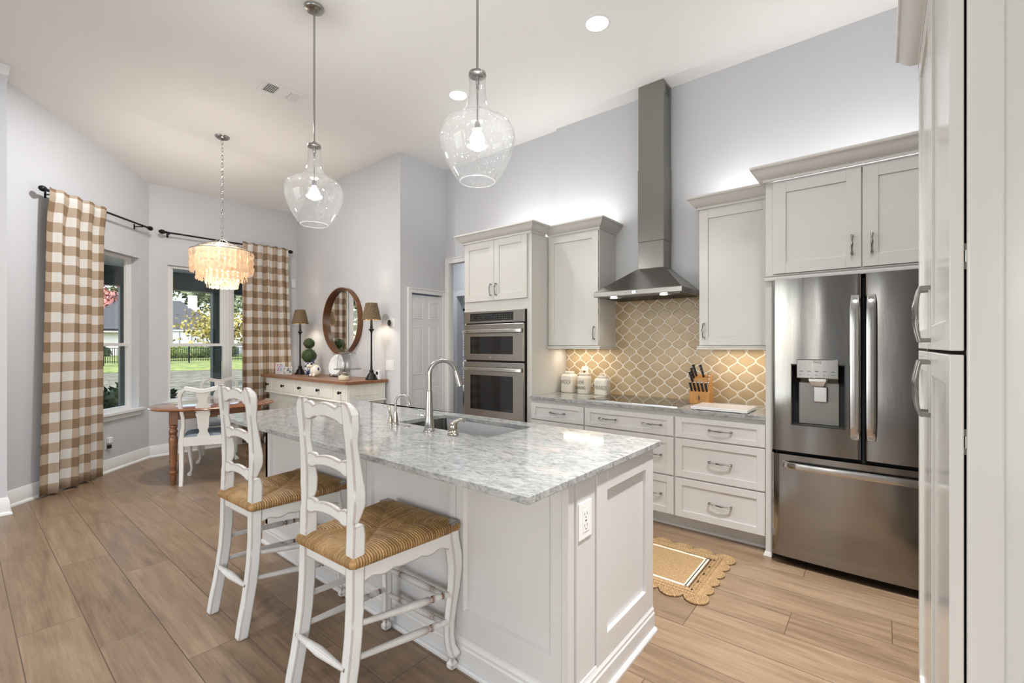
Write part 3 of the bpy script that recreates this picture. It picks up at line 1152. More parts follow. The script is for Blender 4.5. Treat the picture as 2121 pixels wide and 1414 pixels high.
def bar_handle(parent, p0, p1, wid, outw):
    p0, p1 = Vector(p0), Vector(p1)
    a = (p1 - p0)
    L = a.length
    a.normalize()
    s = a.cross(outw).normalized()
    b = MB()
    rings = []
    n = 21
    for i in range(n):
        t = i / (n - 1)
        e = abs(2 * t - 1)
        h = 0.052 - 0.016 * e ** 4 - (0.030 if e > 0.999 else 0)
        k = wid / 2 * (1 - 0.10 * e ** 8)
        c = p0 + a * t * L
        rings.append([c + outw * (h - 0.014) - s * k, c + outw * (h - 0.004) - s * k * 0.86, c + outw * h, c + outw * (h - 0.004) + s * k * 0.86, c + outw * (h - 0.014) + s * k, c + outw * (h - 0.018)])
    b.loft(rings)
    for t in (0.03, 0.97):
        c = p0 + a * t * L
        b.obox(c, a, s, outw, (-0.012, 0.012), (-0.012, 0.012), (-0.004, 0.03))
    return b.build('handle', HANDLE, parent, smooth=45)


bar_handle(ld, (-0.124, 3.314, 0.835), (-0.124, 3.314, 1.678), 0.048, -UY)
bar_handle(rd, (-0.050, 3.314, 0.835), (-0.050, 3.314, 1.678), 0.048, -UY)
bar_handle(fd, (-0.490, 3.312, 0.638), (0.325, 3.312, 0.638), 0.044, -UY)
DARK = paint('dispenser_dark', (0.022, 0.021, 0.02), 0.3)
DGREY = steel_mat('dispenser_steel', 'z', (0.24, 0.235, 0.22), 0.34)
dp = MB()
hx0, hx1, hz0, hz1 = HOLE
dp.box(hx0 - 0.004, hx0 + 0.002, 3.306, 3.380, hz0 - 0.004, hz1 + 0.004)
dp.box(hx1 - 0.002, hx1 + 0.004, 3.306, 3.380, hz0 - 0.004, hz1 + 0.004)
dp.box(hx0, hx1, 3.306, 3.380, hz1 - 0.002, hz1 + 0.004)
dp.box(hx0, hx1, 3.306, 3.380, hz0 - 0.004, hz0 + 0.004)
dp.box(hx0, hx1, 3.376, 3.382, hz0, hz1)
disp = dp.build('dispenser', DARK, ld, smooth=0)
b = MB()
b.prism([(hx0 + 0.030, hz0 + 0.004), (hx1 - 0.028, hz0 + 0.004), (hx1 - 0.028, 1.165), (hx0 + 0.030, 1.165)], (0, 3.366, 0), UX, UZ, -UY, -0.01, 0.004)
b.build('dispenser_back', DGREY, ld, smooth=0, bevel=0.004)
b = MB()
b.prism([(3.292, 1.186), (3.292, 1.298), (3.318, 1.302), (3.37, 1.302), (3.37, 1.150), (3.33, 1.160)], (hx0 + 0.028, 0, 0), UY, UZ, UX, 0, 0.212)
b.build('dispenser_panel', steel_mat('panel_steel', 'z', (0.27, 0.265, 0.25), 0.14), ld, smooth=0, bevel=0.003)
b = MB()
b.loft([[(-0.352 + k, 3.296, z) for k, z in ((0, 1.184), (0.092, 1.184), (0.090, 1.168), (0.002, 1.168))],
        [(-0.350 + k, 3.32, z) for k, z in ((0, 1.180), (0.088, 1.180), (0.076, 1.138), (0.012, 1.138))],
        [(-0.348 + k, 3.352, z) for k, z in ((0, 1.178), (0.084, 1.178), (0.070, 1.132), (0.014, 1.132))]])
b.build('dispenser_spout', STEEL, ld, smooth=0, bevel=0.002)
b = MB()
b.box(-0.331, -0.258, 3.345, 3.358, 1.036, 1.134)
b.build('dispenser_paddle', STEEL, ld, smooth=0, bevel=0.008, seg=3)
INKG = paint('print_grey', (0.06, 0.06, 0.06), 0.5)
wtext('ThinQ', 0.017, (-0.306, 3.2915, 1.278), UX, UZ, -UY, 0.0002, 'print', INKG, ld)
for i in range(5):
    b = MB()
    b.box(-0.398 + i * 0.040, -0.378 + i * 0.040, 3.2914, 3.2925, 1.226, 1.229)
    b.build('key_print', INKG, ld, smooth=0)
    b = MB()
    b.box(-0.396 + i * 0.040, -0.386 + i * 0.040, 3.2914, 3.2925, 1.205, 1.2075)
    b.build('key_print', INKG, ld, smooth=0)

# ---- range hood
hd = thing('range_hood', 'stainless steel pyramid range hood with tall chimney', 'range hood', (-1.58, 3.8, 1.8))
hx0, hx1, hy = -1.972, -1.205, 3.56
b = MB()
t0, t1, ty = -1.690, -1.462, 3.862
rim0, rim1 = 1.806, 1.848
b.loft([[(hx0, hy, rim0), (hx1, hy, rim0), (hx1, WK - 0.008, rim0), (hx0, WK - 0.008, rim0)],
        [(hx0, hy, rim1), (hx1, hy, rim1), (hx1, WK - 0.008, rim1), (hx0, WK - 0.008, rim1)],
        [(t0 - 0.01, ty - 0.01, 2.062), (t1 + 0.01, ty - 0.01, 2.062), (t1 + 0.01, WK - 0.008, 2.062), (t0 - 0.01, WK - 0.008, 2.062)]])
can = b.build('canopy', HOODS, hd, smooth=0, bevel=0.003)
b = MB()
b.box(hx0 + 0.03, hx1 - 0.03, hy + 0.05, WK - 0.03, rim0 - 0.004, rim0 + 0.002)
for i in range(40):
    px = hx0 + 0.05 + i * 0.0168
    b.box(px, px + 0.007, hy + 0.12, WK - 0.05, rim0 - 0.009, rim0 - 0.004)
b.build('baffle_filter', steel_mat('filter_steel', 'x', (0.18, 0.17, 0.16), 0.35), hd, smooth=0)
for px in (-1.815, -1.375):
    b = MB()
    b.lathe([(0.030, -0.010), (0.030, -0.004), (0.0, -0.004)], (px, 3.635, rim0), UZ)
    b.lathe([(0.0, -0.0105), (0.024, -0.0105), (0.024, -0.004)], (px, 3.635, rim0), UZ)
    b.build('hood_light', LENS, hd)
    lamp('hood_lamp', 'SPOT', (px, 3.635, rim0 - 0.014), 2.6, WARM, (0, 0, 0), spot_size=1.9, spot_blend=0.6, shadow_soft_size=0.02)
b = MB()
b.box(t0, t1, ty, WK - 0.008, 2.062, 2.30)
b.build('chimney_base', HOODS, hd, smooth=0, bevel=0.002)
b = MB()
b.box(t0 - 0.004, t1 + 0.004, ty - 0.004, WK - 0.008, 2.30, 2.94)
b.build('chimney_sleeve', HOODS, hd, smooth=0, bevel=0.002)
b = MB()
b.box(t0, t1, ty, WK - 0.008, 2.94, CEIL - 0.002)
up = b.build('chimney_top', HOODS, hd, smooth=0, bevel=0.002)
b = MB()
for k in range(5):
    b.box(t1 + 0.0005, t1 + 0.0015, ty + 0.05, WK - 0.06, 3.575 + k * 0.018, 3.583 + k * 0.018)
b.build('vent_slot', DARK, up, smooth=0)
b = MB()
for k in (0, 1, 2, 4):
    b.lathe([(0.0045, 0), (0.0045, 0.002), (0, 0.002)], (-1.672 + k * 0.022 + (0.012 if k == 4 else 0), hy - 0.0005, 1.828), -UY, 10)
b.build('button', DGREY, can)
b = MB()
b.box(-1.612, -1.584, hy - 0.003, hy + 0.001, 1.818, 1.838)
b.build('display', emit_mat('blue_display', (0.55, 0.68, 1.0), 2.2), can, smooth=0)
b = MB()
b.box(-1.604, -1.592, hy - 0.0036, hy, 1.8245, 1.8315)
b.build('display_digit', DARK, can, smooth=0)

# ---- pantry (right edge of the view)
pc = thing('pantry_cabinet', 'tall glossy white pantry cabinet at the right edge of the room', 'cabinet', (0.45, 1.8, 0))
PX = 0.128
b = MB()
b.box(PX + 0.004, 0.79, 1.30, 2.32, 0.10, 2.45)
b.box(PX + 0.06, 0.79, 1.30, 2.32, 0, 0.10)
b.build('carcass', GAP, pc, smooth=0)
b = MB()
b.box(PX + 0.0035, 0.79, 1.283, 1.30, 0, 2.45)
b.box(PX + 0.0035, PX + 0.055, 1.276, 1.283, 0, 2.45)
b.box(PX + 0.0035, 0.79, 2.32, 2.336, 0, 2.45)
b.box(PX + 0.0, 0.79, 1.283, 2.336, 2.445, 2.456)
b.build('end_panel', PANP, pc, smooth=0, bevel=0.004)
for ya, yb, hy_ in ((1.290, 1.800, 1.757), (1.806, 2.316, 1.850)):
    for z0, z1, hz in ((0.105, 1.366, 1.262), (1.374, 2.440, 1.475)):
        d = MB().shaker((PX, yb, z0), -UY, UZ, -UX, yb - ya, z1 - z0, 0.066, 0.022).build('door', PANP, pc, smooth=0, bevel=0.002)
        pull(d, (PX - 0.022, hy_, hz), UZ, -UX, 0.15)
        if ya < 1.5:
            for k in (0.18, 0.86):
                h = MB()
                zc = z0 + (z1 - z0) * k
                h.box(PX, PX + 0.012, 1.296, 1.312, zc - 0.026, zc + 0.026)
                h.cyl((PX + 0.004, 1.294, zc - 0.012), (PX + 0.004, 1.294, zc + 0.012), 0.0035, 8)
                h.build('hinge', PULLM, d, smooth=0)
crown(pc, [(0.79, 2.340), (PX - 0.012, 2.340), (PX - 0.012, 1.276), (0.79, 1.276)], 2.452)

# ---- island
isl = thing('kitchen_island', 'white panelled kitchen island with the sink', 'kitchen island', (-2.15, 1.77, 0))
ix0, ix1, iy0, iy1 = -3.38, -0.875, 1.395, 2.155
b = MB()
b.box(ix0 + 0.02, ix1 - 0.02, iy0 + 0.031, iy1 - 0.031, 0.08, 0.62)
b.build('carcass', ISLE, isl, smooth=0)
# seating side: three recessed panels between stiles
b = MB()
cuts = [(-0.952, -1.408), (-1.495, -2.095), (-2.185, -2.785), (-2.870, -3.310)]
zb, ztp = 0.235, 0.83
edges = [ix1 - 0.03] + [c for q_ in cuts for c in q_] + [ix0]
for i in range(0, len(edges), 2):
    b.box(edges[i + 1], edges[i], iy0, iy0 + 0.03, 0.0, 0.888)
for a, c in cuts:
    b.box(c, a, iy0, iy0 + 0.03, 0.0, zb)
    b.box(c, a, iy0, iy0 + 0.03, ztp, 0.888)
    b.box(c, a, iy0 + 0.014, iy0 + 0.03, zb, ztp)
    b.loft([[(a, iy0, zb), (a, iy0, ztp), (c, iy0, ztp), (c, iy0, zb)], [(a - 0.010, iy0 + 0.0145, zb + 0.010), (a - 0.010, iy0 + 0.0145, ztp - 0.010), (c + 0.010, iy0 + 0.0145, ztp - 0.010), (c + 0.010, iy0 + 0.0145, zb + 0.010)]], False)
b.build('seating_side_panel', ISLE, isl, smooth=0)
SEAM = paint('seam_grey', (0.30, 0.29, 0.28), 0.6)
for x in (-1.452, -2.140, -2.828):
    b = MB()
    b.box(x - 0.0012, x + 0.0012, iy0 - 0.0006, iy0, 0.14, 0.885)
    b.build('panel_seam', SEAM, isl, smooth=0)
# end: corner post, outlet strip and one large framed panel
b = MB()
b.box(ix1 - 0.03, ix1, iy0, iy0 + 0.040, 0, 0.888)
b.box(ix1 - 0.03, ix1 - 0.012, iy0 + 0.040, iy0 + 0.058, 0, 0.888)
b.box(ix1 - 0.03, ix1, iy0 + 0.058, 1.590, 0, 0.888)
b.build('corner_post', ISLE, isl, smooth=0, bevel=0.002)
b = MB()
b.shaker((ix1 - 0.018, 1.596, 0.105), UY, UZ, UX, iy1 + 0.006 - 1.596, 0.782, 0.088, 0.024, 0.016, 0.112, 0.090)
b.build('end_panel', ISLE, isl, smooth=0, bevel=0.002)
b = MB()
b.box(ix0, ix0 + 0.03, iy0, iy1, 0, 0.888)
b.box(ix0, ix1 - 0.03, iy1 - 0.03, iy1, 0.1, 0.888)
b.build('back_panel', ISLE, isl, smooth=0)
b = MB()
ISLB = [(0, 0), (0.030, 0), (0.030, 0.010), (0.025, 0.018), (0.016, 0.021), (0.016, 0.085), (0.012, 0.092), (0.012, 0.104), (0.007, 0.112), (0.004, 0.126), (0, 0.128)]
b.extrude_path(ISLB, [(ix0, iy1), (ix0, iy0), (ix1, iy0), (ix1, iy1)])
b.build('baseboard', ISLE, isl, smooth=25)
b = MB()
b.box(ix1, ix1 + 0.005, 1.463, 1.557, 0.657, 0.797)
op = b.build('outlet', WHITEPL, isl, smooth=0, bevel=0.003)
b = MB()
b.box(ix1 + 0.005, ix1 + 0.0065, 1.488, 1.532, 0.683, 0.768)
b.build('receptacle', WHITEPL, op, smooth=0, bevel=0.001)
b = MB()
for zc in (0.748, 0.704):
    b.box(ix1 + 0.0065, ix1 + 0.0071, 1.500, 1.502, zc - 0.002, zc + 0.008)
    b.box(ix1 + 0.0065, ix1 + 0.0071, 1.517, 1.519, zc - 0.002, zc + 0.008)
    b.lathe([(0.0028, 0), (0.0028, 0.0008), (0, 0.0008)], (ix1 + 0.0065, 1.5095, zc - 0.010), UX, 8)
b.box(ix1 + 0.0065, ix1 + 0.0075, 1.505, 1.515, 0.7235, 0.7275)
b.build('socket_slot', INK, op, smooth=0)

# island top with the sink cut-out
b = MB()
tx0, tx1, ty0, ty1 = -3.49, -0.852, 1.128, 2.222
cx0, cx1, cy0, cy1 = -2.325, -1.572, 1.735, 2.124


def rrect(x0, x1, y0, y1, r, n=6):
    p = []
    for cx, cy, a in ((x1 - r, y1 - r, 0), (x0 + r, y1 - r, 90), (x0 + r, y0 + r, 180), (x1 - r, y0 + r, 270)):
        for k in range(n + 1):
            t = math.radians(a + 90 * k / n)
            p.append((cx + r * math.cos(t), cy + r * math.sin(t)))
    return p


oc = rrect(tx0, tx1, ty0, ty1, 0.010)
ic = rrect(cx0, cx1, cy0, cy1, 0.035)
n = len(oc)
ring = lambda c, z: [b.V((p[0], p[1], z)) for p in c]
o1, o0, i1, i0 = ring(oc, 0.914), ring(oc, 0.888), ring(ic, 0.914), ring(ic, 0.888)
for i in range(n):
    j = (i + 1) % n
    b.F((o1[i], o1[j], i1[j], i1[i]))
    b.F((o0[j], o0[i], i0[i], i0[j]))
    b.F((o0[i], o0[j], o1[j], o1[i]))
    b.F((i0[j], i0[i], i1[i], i1[j]))
tag(b.build('countertop', QUARTZ, smooth=30, bevel=0.0025), 'grey-veined quartz top of the island around the sink', 'countertop')

sk = MB()
c2 = rrect(cx0 - 0.004, cx1 + 0.004, cy0 - 0.004, cy1 + 0.004, 0.038)
c3 = rrect(cx0 + 0.004, cx1 - 0.004, cy0 + 0.004, cy1 - 0.004, 0.03)
c4 = rrect(cx0 + 0.03, cx1 - 0.03, cy0 + 0.03, cy1 - 0.03, 0.03)
cflange = rrect(cx0 - 0.02, cx1 + 0.02, cy0 - 0.02, cy1 + 0.02, 0.05)
z = lambda c, h: [(p[0], p[1], h) for p in c]
sk.loft([z(cflange, 0.886), z(c2, 0.887), z(c2, 0.86), z(c3, 0.69), z(c4, 0.672)], False)
sk.F([sk.V(p) for p in z(c4, 0.672)])
sk.loft([z(cflange, 0.885), z(cflange, 0.66), z(c4, 0.655)], False)
bmesh.ops.remove_doubles(sk.bm, verts=sk.bm.verts, dist=1e-5)
sink = thing('sink', 'dark stainless undermount sink in the island top', 'sink', (-1.95, 1.93, 0.655))
sk.build('basin', SINKS, sink, smooth=40)
b = MB()
b.lathe([(0.055, 0), (0.055, 0.004), (0.04, 0.005), (0.035, 0.001), (0, 0.001)], (-1.95, 1.98, 0.673), UZ)
b.build('drain', CHROME, sink)

# faucet and its companions
fa = thing('faucet', 'tall brushed nickel gooseneck pull-down faucet', 'faucet', (-1.940, 1.660, 0.914))
b = MB()
fx, fy = -1.940, 1.660
b.lathe([(0.032, 0.9145), (0.032, 0.919), (0.028, 0.924), (0.0285, 0.929), (0.026, 0.932), (0.0215, 1.0), (0.0175, 1.125), (0.0165, 1.13), (0.0165, 1.134), (0.0125, 1.136)], (fx, fy, 0), UZ, 28)
b.build('body', NICKEL, fa, smooth=40)
b = MB()
sd = Vector((0.46, 0.888, 0)).normalized()
R = 0.076
zc = 1.226
pts = [(Vector((fx, fy, 1.13))), Vector((fx, fy, 1.18))]
for k in range(0, 25):
    a = PI - PI * 0.93 * k / 24
    pts.append(Vector((fx, fy, zc)) + sd * (R + R * math.cos(a)) + UZ * (R * math.sin(a)))
b.tube(pts, 0.0128, 16)
b.build('spout', NICKEL, fa, smooth=50)
e = pts[-1]
dr_ = (pts[-1] - pts[-2]).normalized()
b = MB()
b.lathe([(0.0135, 0), (0.0145, 0.004), (0.0145, 0.010), (0.0155, 0.014), (0.022, 0.084), (0.0225, 0.088), (0.019, 0.089), (0.0, 0.086)], e, dr_, 24)
b.build('spray_head', NICKEL, fa, smooth=40)
b = MB()
hd_ = Vector((-0.80, -0.20, 0)).normalized()
hb = Vector((fx, fy, 0.998))
b.lathe([(0.011, 0.012), (0.016, 0.022), (0.018, 0.032), (0.018, 0.044), (0.012, 0.050), (0.007, 0.054), (0.0075, 0.058), (0.004, 0.066), (0.006, 0.070), (0.0055, 0.076), (0, 0.079)], hb, hd_, 18)
b.build('lever', CHROME, fa, smooth=40)

hw = thing('hot_water_tap', 'small gooseneck hot water tap with twin levers beside the faucet', 'tap', (-2.262, 1.665, 0.914))
hx, hy2 = -2.262, 1.665
b = MB()
b.lathe([(0.020, 0.9145), (0.020, 0.921), (0.016, 0.924), (0.017, 0.930), (0.0095, 0.985), (0.008, 0.992)], (hx + 0.012, hy2, 0), UZ, 20)
b.lathe([(0.017, 0.9145), (0.017, 0.921), (0.0135, 0.924), (0.014, 0.935), (0.009, 0.955), (0.010, 0.965)], (hx - 0.034, hy2 - 0.002, 0), UZ, 18)
b.build('body', NICKELW, hw, smooth=40)
b = MB()
pts = [Vector((hx + 0.012, hy2, 0.985)), Vector((hx + 0.012, hy2, 1.03))]
for k in range(17):
    a = PI - PI * 0.97 * k / 16
    pts.append(Vector((hx + 0.012, hy2, 1.042)) + Vector((0.62, 0.78, 0)) * (0.040 + 0.040 * math.cos(a)) + UZ * 0.048 * math.sin(a))
b.tube(pts, 0.0062, 12)
b.lathe([(0.007, 0), (0.0088, 0.006), (0.0088, 0.020), (0.006, 0.022), (0, 0.022)], pts[-1], pts[-1] - pts[-2], 14)
b.build('spout', NICKEL, hw, smooth=50)
for k, dx in enumerate((-0.030, -0.012)):
    b = MB()
    b.tube([(hx - 0.034, hy2, 0.955), (hx - 0.042 + k * 0.006, hy2 - 0.004, 0.985), (hx - 0.056 + k * 0.014, hy2 - 0.008, 1.020), (hx - 0.060 + k * 0.016, hy2 - 0.008, 1.030)], [0.004, 0.006, 0.0075, 0.004], 10, False, [0.004, 0.0045, 0.005, 0.003])
    b.build('lever', NICKELW, hw, smooth=50)

so = thing('soap_dispenser', 'short nickel soap dispenser pump in front of the sink', 'soap dispenser', (-1.752, 1.662, 0.914))
sx_, sy_ = -1.752, 1.662
b = MB()
b.lathe([(0.030, 0.9145), (0.031, 0.919), (0.027, 0.924), (0.029, 0.929), (0.021, 0.936), (0.018, 0.942), (0.020, 0.945), (0.021, 0.966), (0.019, 0.969), (0.013, 0.970)], (sx_, sy_, 0), UZ, 24)
b.build('base', NICKELW, so, smooth=40)
b = MB()
b.tube([(sx_, sy_, 0.966), (sx_ + 0.004, sy_ + 0.006, 0.976), (sx_ + 0.012, sy_ + 0.016, 0.988), (sx_ + 0.022, sy_ + 0.028, 0.995), (sx_ + 0.032, sy_ + 0.040, 0.991), (sx_ + 0.036, sy_ + 0.046, 0.982)], [0.017, 0.013, 0.010, 0.0085, 0.007, 0.006], 14)
b.build('pump', NICKELW, so, smooth=60)
b = MB()
b.lathe([(0.0175, 0), (0.0175, 0.003), (0.0145, 0.004), (0.0135, 0.002), (0.0, 0.0028)], (-2.143, 1.668, 0.9142), UZ, 24)
tag(b.build('air_switch_button', NICKELW, smooth=40), 'flat round air switch button on the island top', 'button')

# ---- items on the wall counter
def canister(name, label, cx, cy, hw_, hd_, h, r, lines, knob, size):
    t = thing(name, label, 'canister', (cx, cy, 0.914), 'cream lettered canisters on the counter')
    b = MB()
    n_ = 7
    rs = []
    for k, zz in ((0.93, 0.915), (1.0, 0.921), (1.0, 0.914 + h * 0.72), (0.985, 0.914 + h * 0.78), (0.86, 0.914 + h * 0.83), (0.76, 0.914 + h * 0.85), (0.76, 0.914 + h * 0.88)):
        rs.append([(cx + p[0], cy + p[1], zz) for p in rrect(-hw_ * k, hw_ * k, -hd_ * k, hd_ * k, min(r, hw_, hd_) * k * 0.999, n_)])
    b.loft(rs)
    b.build('body', CERAM, t, smooth=50)
    b = MB()
    rl = min(hw_, hd_) * 0.80
    zz = 0.914 + h * 0.88
    b.lathe([(rl, zz + 0.0005), (rl * 1.04, zz + 0.004), (rl * 1.04, zz + h * 0.075), (rl * 0.99, zz + h * 0.095), (rl * 0.2, zz + h * 0.11), (0, zz + h * 0.11)], (cx, cy, 0), UZ, 32)
    if knob == 'loop':
        b.tube([(cx + 0.032 * math.cos(PI * k / 10), cy, zz + h * 0.09 + 0.024 * math.sin(PI * k / 10)) for k in range(11)], 0.0055, 10)
    ld_ = b.build('lid', CERAM, t, smooth=40)
    if knob == 'wood':
        b = MB()
        b.lathe([(0.010, zz + h * 0.105), (0.010, zz + h * 0.15), (0.016, zz + h * 0.155), (0.017, zz + h * 0.19), (0.011, zz + h * 0.215), (0, zz + h * 0.22)], (cx, cy, 0), UZ, 16)
        b.build('knob', WALNUT, ld_, smooth=40)
    for i, (txt, zz) in enumerate(lines):
        wtext(txt, size, (cx - hw_ * 0.06, cy - hd_ - 0.0006, zz), UX, UZ, -UY, 0.0008, 'lettering', INK, t, 0.60, 'CENTER', size * 0.012)


canister('canister', 'square cream canister lettered WOOF, nearest the oven tower', -2.452, 3.93, 0.070, 0.062, 0.215, 0.022, [('WOOF', 1.0)], None, 0.062)
canister('canister', 'round cream canister with a wooden lid knob, middle of three', -2.275, 3.92, 0.068, 0.068, 0.205, 0.067, [('I LOVE', 1.012), ('BARKING', 0.958)], 'wood', 0.046)
canister('canister', 'shorter cream canister lettered REWARDS with a looped lid', -2.075, 3.915, 0.070, 0.056, 0.185, 0.030, [('REWARDS', 0.965)], 'loop', 0.058)

for label, xc, zc in (('white outlet plate on the tile behind the canisters', -2.335, 1.115), ('white outlet plate on the tile beside the refrigerator panel', -0.665, 1.065)):
    t = thing('outlet', label, 'outlet', (xc, WK - 0.008, zc), 'outlets on the tile backsplash')
    b = MB()
    b.box(xc - 0.036, xc + 0.036, WK - 0.0135, WK - 0.0085, zc - 0.060, zc + 0.060)
    b.build('plate', WHITEPL, t, smooth=0, bevel=0.002)
    b = MB()
    b.box(xc - 0.017, xc + 0.017, WK - 0.0150, WK - 0.0135, zc - 0.034, zc + 0.034)
    b.build('receptacle', WHITEPL, t, smooth=0, bevel=0.001)

# knife block: slanted body with a low front box; handles lean back out of it
kc = Vector((-1.150, 3.870, 0.9142))
kr = math.radians(4)
ku, kv = Vector((math.cos(kr), math.sin(kr), 0)), Vector((-math.sin(kr), math.cos(kr), 0))
kt = thing('knife_block', 'beech knife block standing between cooktop and white board', 'knife block', tuple(kc))
b = MB()
b.prism([(-0.085, 0), (0.095, 0), (0.100, 0.055), (0.035, 0.232), (-0.020, 0.205), (-0.052, 0.105), (-0.085, 0.095)], kc, kv, UZ, ku, -0.075, 0.075)
b.build('body', BLOCKW, kt, smooth=0, bevel=0.002)
b = MB()
e0 = kc - kv * 0.0856 + UZ * 0.050
def stroke(p, q_, r=0.0022):
    b.tube([e0 + ku * p[0] + UZ * p[1], e0 + ku * q_[0] + UZ * q_[1]], r, 6)
b.lathe([(0.0045, -0.0004), (0.0045, 0.0006), (0, 0.0006)], e0 + UZ * 0.016, -kv, 10)
stroke((0, 0.010), (0, -0.003), 0.0032)
stroke((0, -0.002), (-0.006, -0.017))
stroke((0, -0.002), (0.007, -0.016))
stroke((0, 0.008), (-0.011, 0.004))
stroke((0, 0.008), (0.010, 0.000))
stroke((-0.012, 0.010), (-0.011, 0.000), 0.0014)
b.build('emblem', INK, kt)
RIV = M('rivet_steel', (0.8, 0.8, 0.8), 0.15, 1.0).m


def knife(label, p, d, L, r, cap):
    t = thing('knife', label, 'knife', tuple(p), 'black-handled knives in the block')
    p, d = Vector(p), Vector(d).normalized()
    b = MB()
    s = d.cross(ku).normalized()
    b.tube([p, p + d * L * 0.25, p + d * L * 0.6 + s * 0.002, p + d * L * 0.92 + s * 0.001, p + d * L], [r * 0.8, r, r * 1.05, r * 1.15, r * 0.7], 12, False, [r * 0.62, r * 0.72, r * 0.75, r * 0.8, r * 0.5])
    b.build('handle', BLACKPL, t, smooth=60)
    b = MB()
    if cap:
        b.lathe([(r * 1.1, 0), (r * 1.15, 0.003), (r * 0.9, 0.006), (0, 0.007)], p + d * (L - 0.002), d, 12)
    else:
        for q_ in (0.3, 0.55, 0.8):
            b.lathe([(0.0035, r * 0.55), (0.0035, r * 1.22), (0, r * 1.25)], p + d * L * q_, -s if s.y > 0 else s, 8)
        b.lathe([(r * 0.9, 0), (r * 0.8, 0.002), (0, 0.003)], p + d * (L - 0.001), d, 10)
    b.build('rivet' if not cap else 'end_cap', RIV, t, smooth=40)


steak = Vector((0, -0.38, 0.92)).normalized()
for i, nm in enumerate(('left end', 'second', 'middle', 'fourth', 'right end')):
    x = -0.058 + i * 0.029
    d = (ku * -0.10 - kv * 0.42 + UZ * 0.90)
    knife(f'steel-capped steak knife in the front row of the block, {nm} of five', kc + ku * x - kv * 0.066 + UZ * 0.097, d, 0.088, 0.0088, True)
for lb, x, y, zz, L in (('long black carving knife standing highest at the back left of the block', -0.040, 0.012, 0.218, 0.115),
                        ('black knife just in front of the tallest left one in the block', -0.052, -0.010, 0.196, 0.110),
                        ('black knife leaning furthest left out of the block', -0.060, -0.030, 0.168, 0.105),
                        ('black riveted chef knife standing at the right of the block', 0.020, 0.000, 0.208, 0.125)):
    knife(lb, kc + ku * x + kv * y + UZ * zz, ku * -0.16 - kv * 0.42 + UZ * 0.89, L, 0.0115, False)
for i in range(4):
    nm = ('highest', 'second highest', 'third', 'lowest')[i]
    p = kc + ku * 0.058 + kv * (0.022 - i * 0.017) + UZ * (0.224 - i * 0.027)
    t = thing('knife', f'{nm} of four small steel handle ends along the right side of the block', 'knife', tuple(p), 'steel handle ends at the right of the block')
    b = MB()
    b.tube([p - UZ * 0.004, p - kv * 0.018 + UZ * 0.030], [0.007, 0.008], 10)
    b.build('handle', RIV, t, smooth=50)

cbd = thing('cutting_board', 'white marble-look board lying at the right end of the wall counter', 'cutting board', (-0.92, 3.59, 0.914))
b = MB()
b.box(-1.100, -0.718, 3.437, 3.735, 0.918, 0.938)
for x in (-1.07, -0.75):
    for y in (3.46, 3.71):
        b.box(x - 0.012, x + 0.012, y - 0.012, y + 0.012, 0.9142, 0.918)
b.build('board', paint('white_board', (0.80, 0.79, 0.78), 0.2), cbd, smooth=0, bevel=0.002)
b = MB()
b.extrude_path([(0, 0.9382), (0.006, 0.9382), (0.006, 0.9387), (0, 0.9387)], [(-1.082, 3.457), (-1.082, 3.715), (-0.738, 3.715), (-0.738, 3.457)][::-1], True)
b.build('juice_groove', paint('groove_grey', (0.60, 0.57, 0.53), 0.4), cbd, smooth=0)

# ---- jute rug with scalloped edge
rg = thing('rug', 'scalloped natural jute rug on the floor behind the island', 'rug', (-1.45, 2.85, 0))
rxa, rxb, rya, ryb = -2.15, -0.79, 2.565, 3.135
b = MB()
ins = 0.068
b.box(rxa + ins, rxb - ins, rya + ins, ryb - ins, 0.001, 0.013)
b.build('center', JUTE, rg, smooth=0, bevel=0.003)


def scallop(c, r, name='scallop'):
    b = MB()
    for k in range(5):
        rr = r * (k + 0.55) / 5.0
        b.tube([(c[0] + rr * math.cos(2 * PI * i / 28), c[1] + rr * math.sin(2 * PI * i / 28), 0.0075) for i in range(28)], r / 9.0, 8, True, None)
    b.lathe([(r * 0.98, 0.0012), (r * 0.98, 0.010), (0, 0.010)], (c[0], c[1], 0), UZ, 28)
    return b.build(name, JUTE, rg, smooth=60)


ny = 6
for i in range(ny):
    y = rya + (ryb - rya) * i / (ny - 1)
    scallop((rxb, y), 0.066 if i in (0, ny - 1) else 0.060)
nx = 11
for i in range(nx - 1):
    x = rxa + (rxb - rxa) * i / (nx - 1)
    for y in (rya, ryb):
        scallop((x, y), 0.070)
b = MB()
for k in range(3):
    o_ = 0.010 + k * 0.020
    b.tube([(rxa + o_, rya + o_, 0.011), (rxb - o_, rya + o_, 0.011), (rxb - o_, ryb - o_, 0.011), (rxa + o_, ryb - o_, 0.011)], 0.011, 8, True)
b.build('braid_border', JUTE, rg, smooth=60)
b = MB()
ow = 0.070
for k in (0, 0.009):
    o_ = ow + k
    b.box(rxa + o_, rxb - o_, rya + o_, rya + o_ + 0.010, 0.012, 0.0155)
    b.box(rxa + o_, rxb - o_, ryb - o_ - 0.010, ryb - o_, 0.012, 0.0155)
    b.box(rxb - o_ - 0.018, rxb - o_, rya + o_, ryb - o_, 0.012, 0.0155)
b.build('white_stripe', JUTEW, rg, smooth=0, bevel=0.002)

# ================================================================== BAR STOOLS
def rectring(c, xl, xr, yb, yf, z):
    return [(xl, yb, z), (xr, yb, z), (xr, yf, z), (xl, yf, z)]


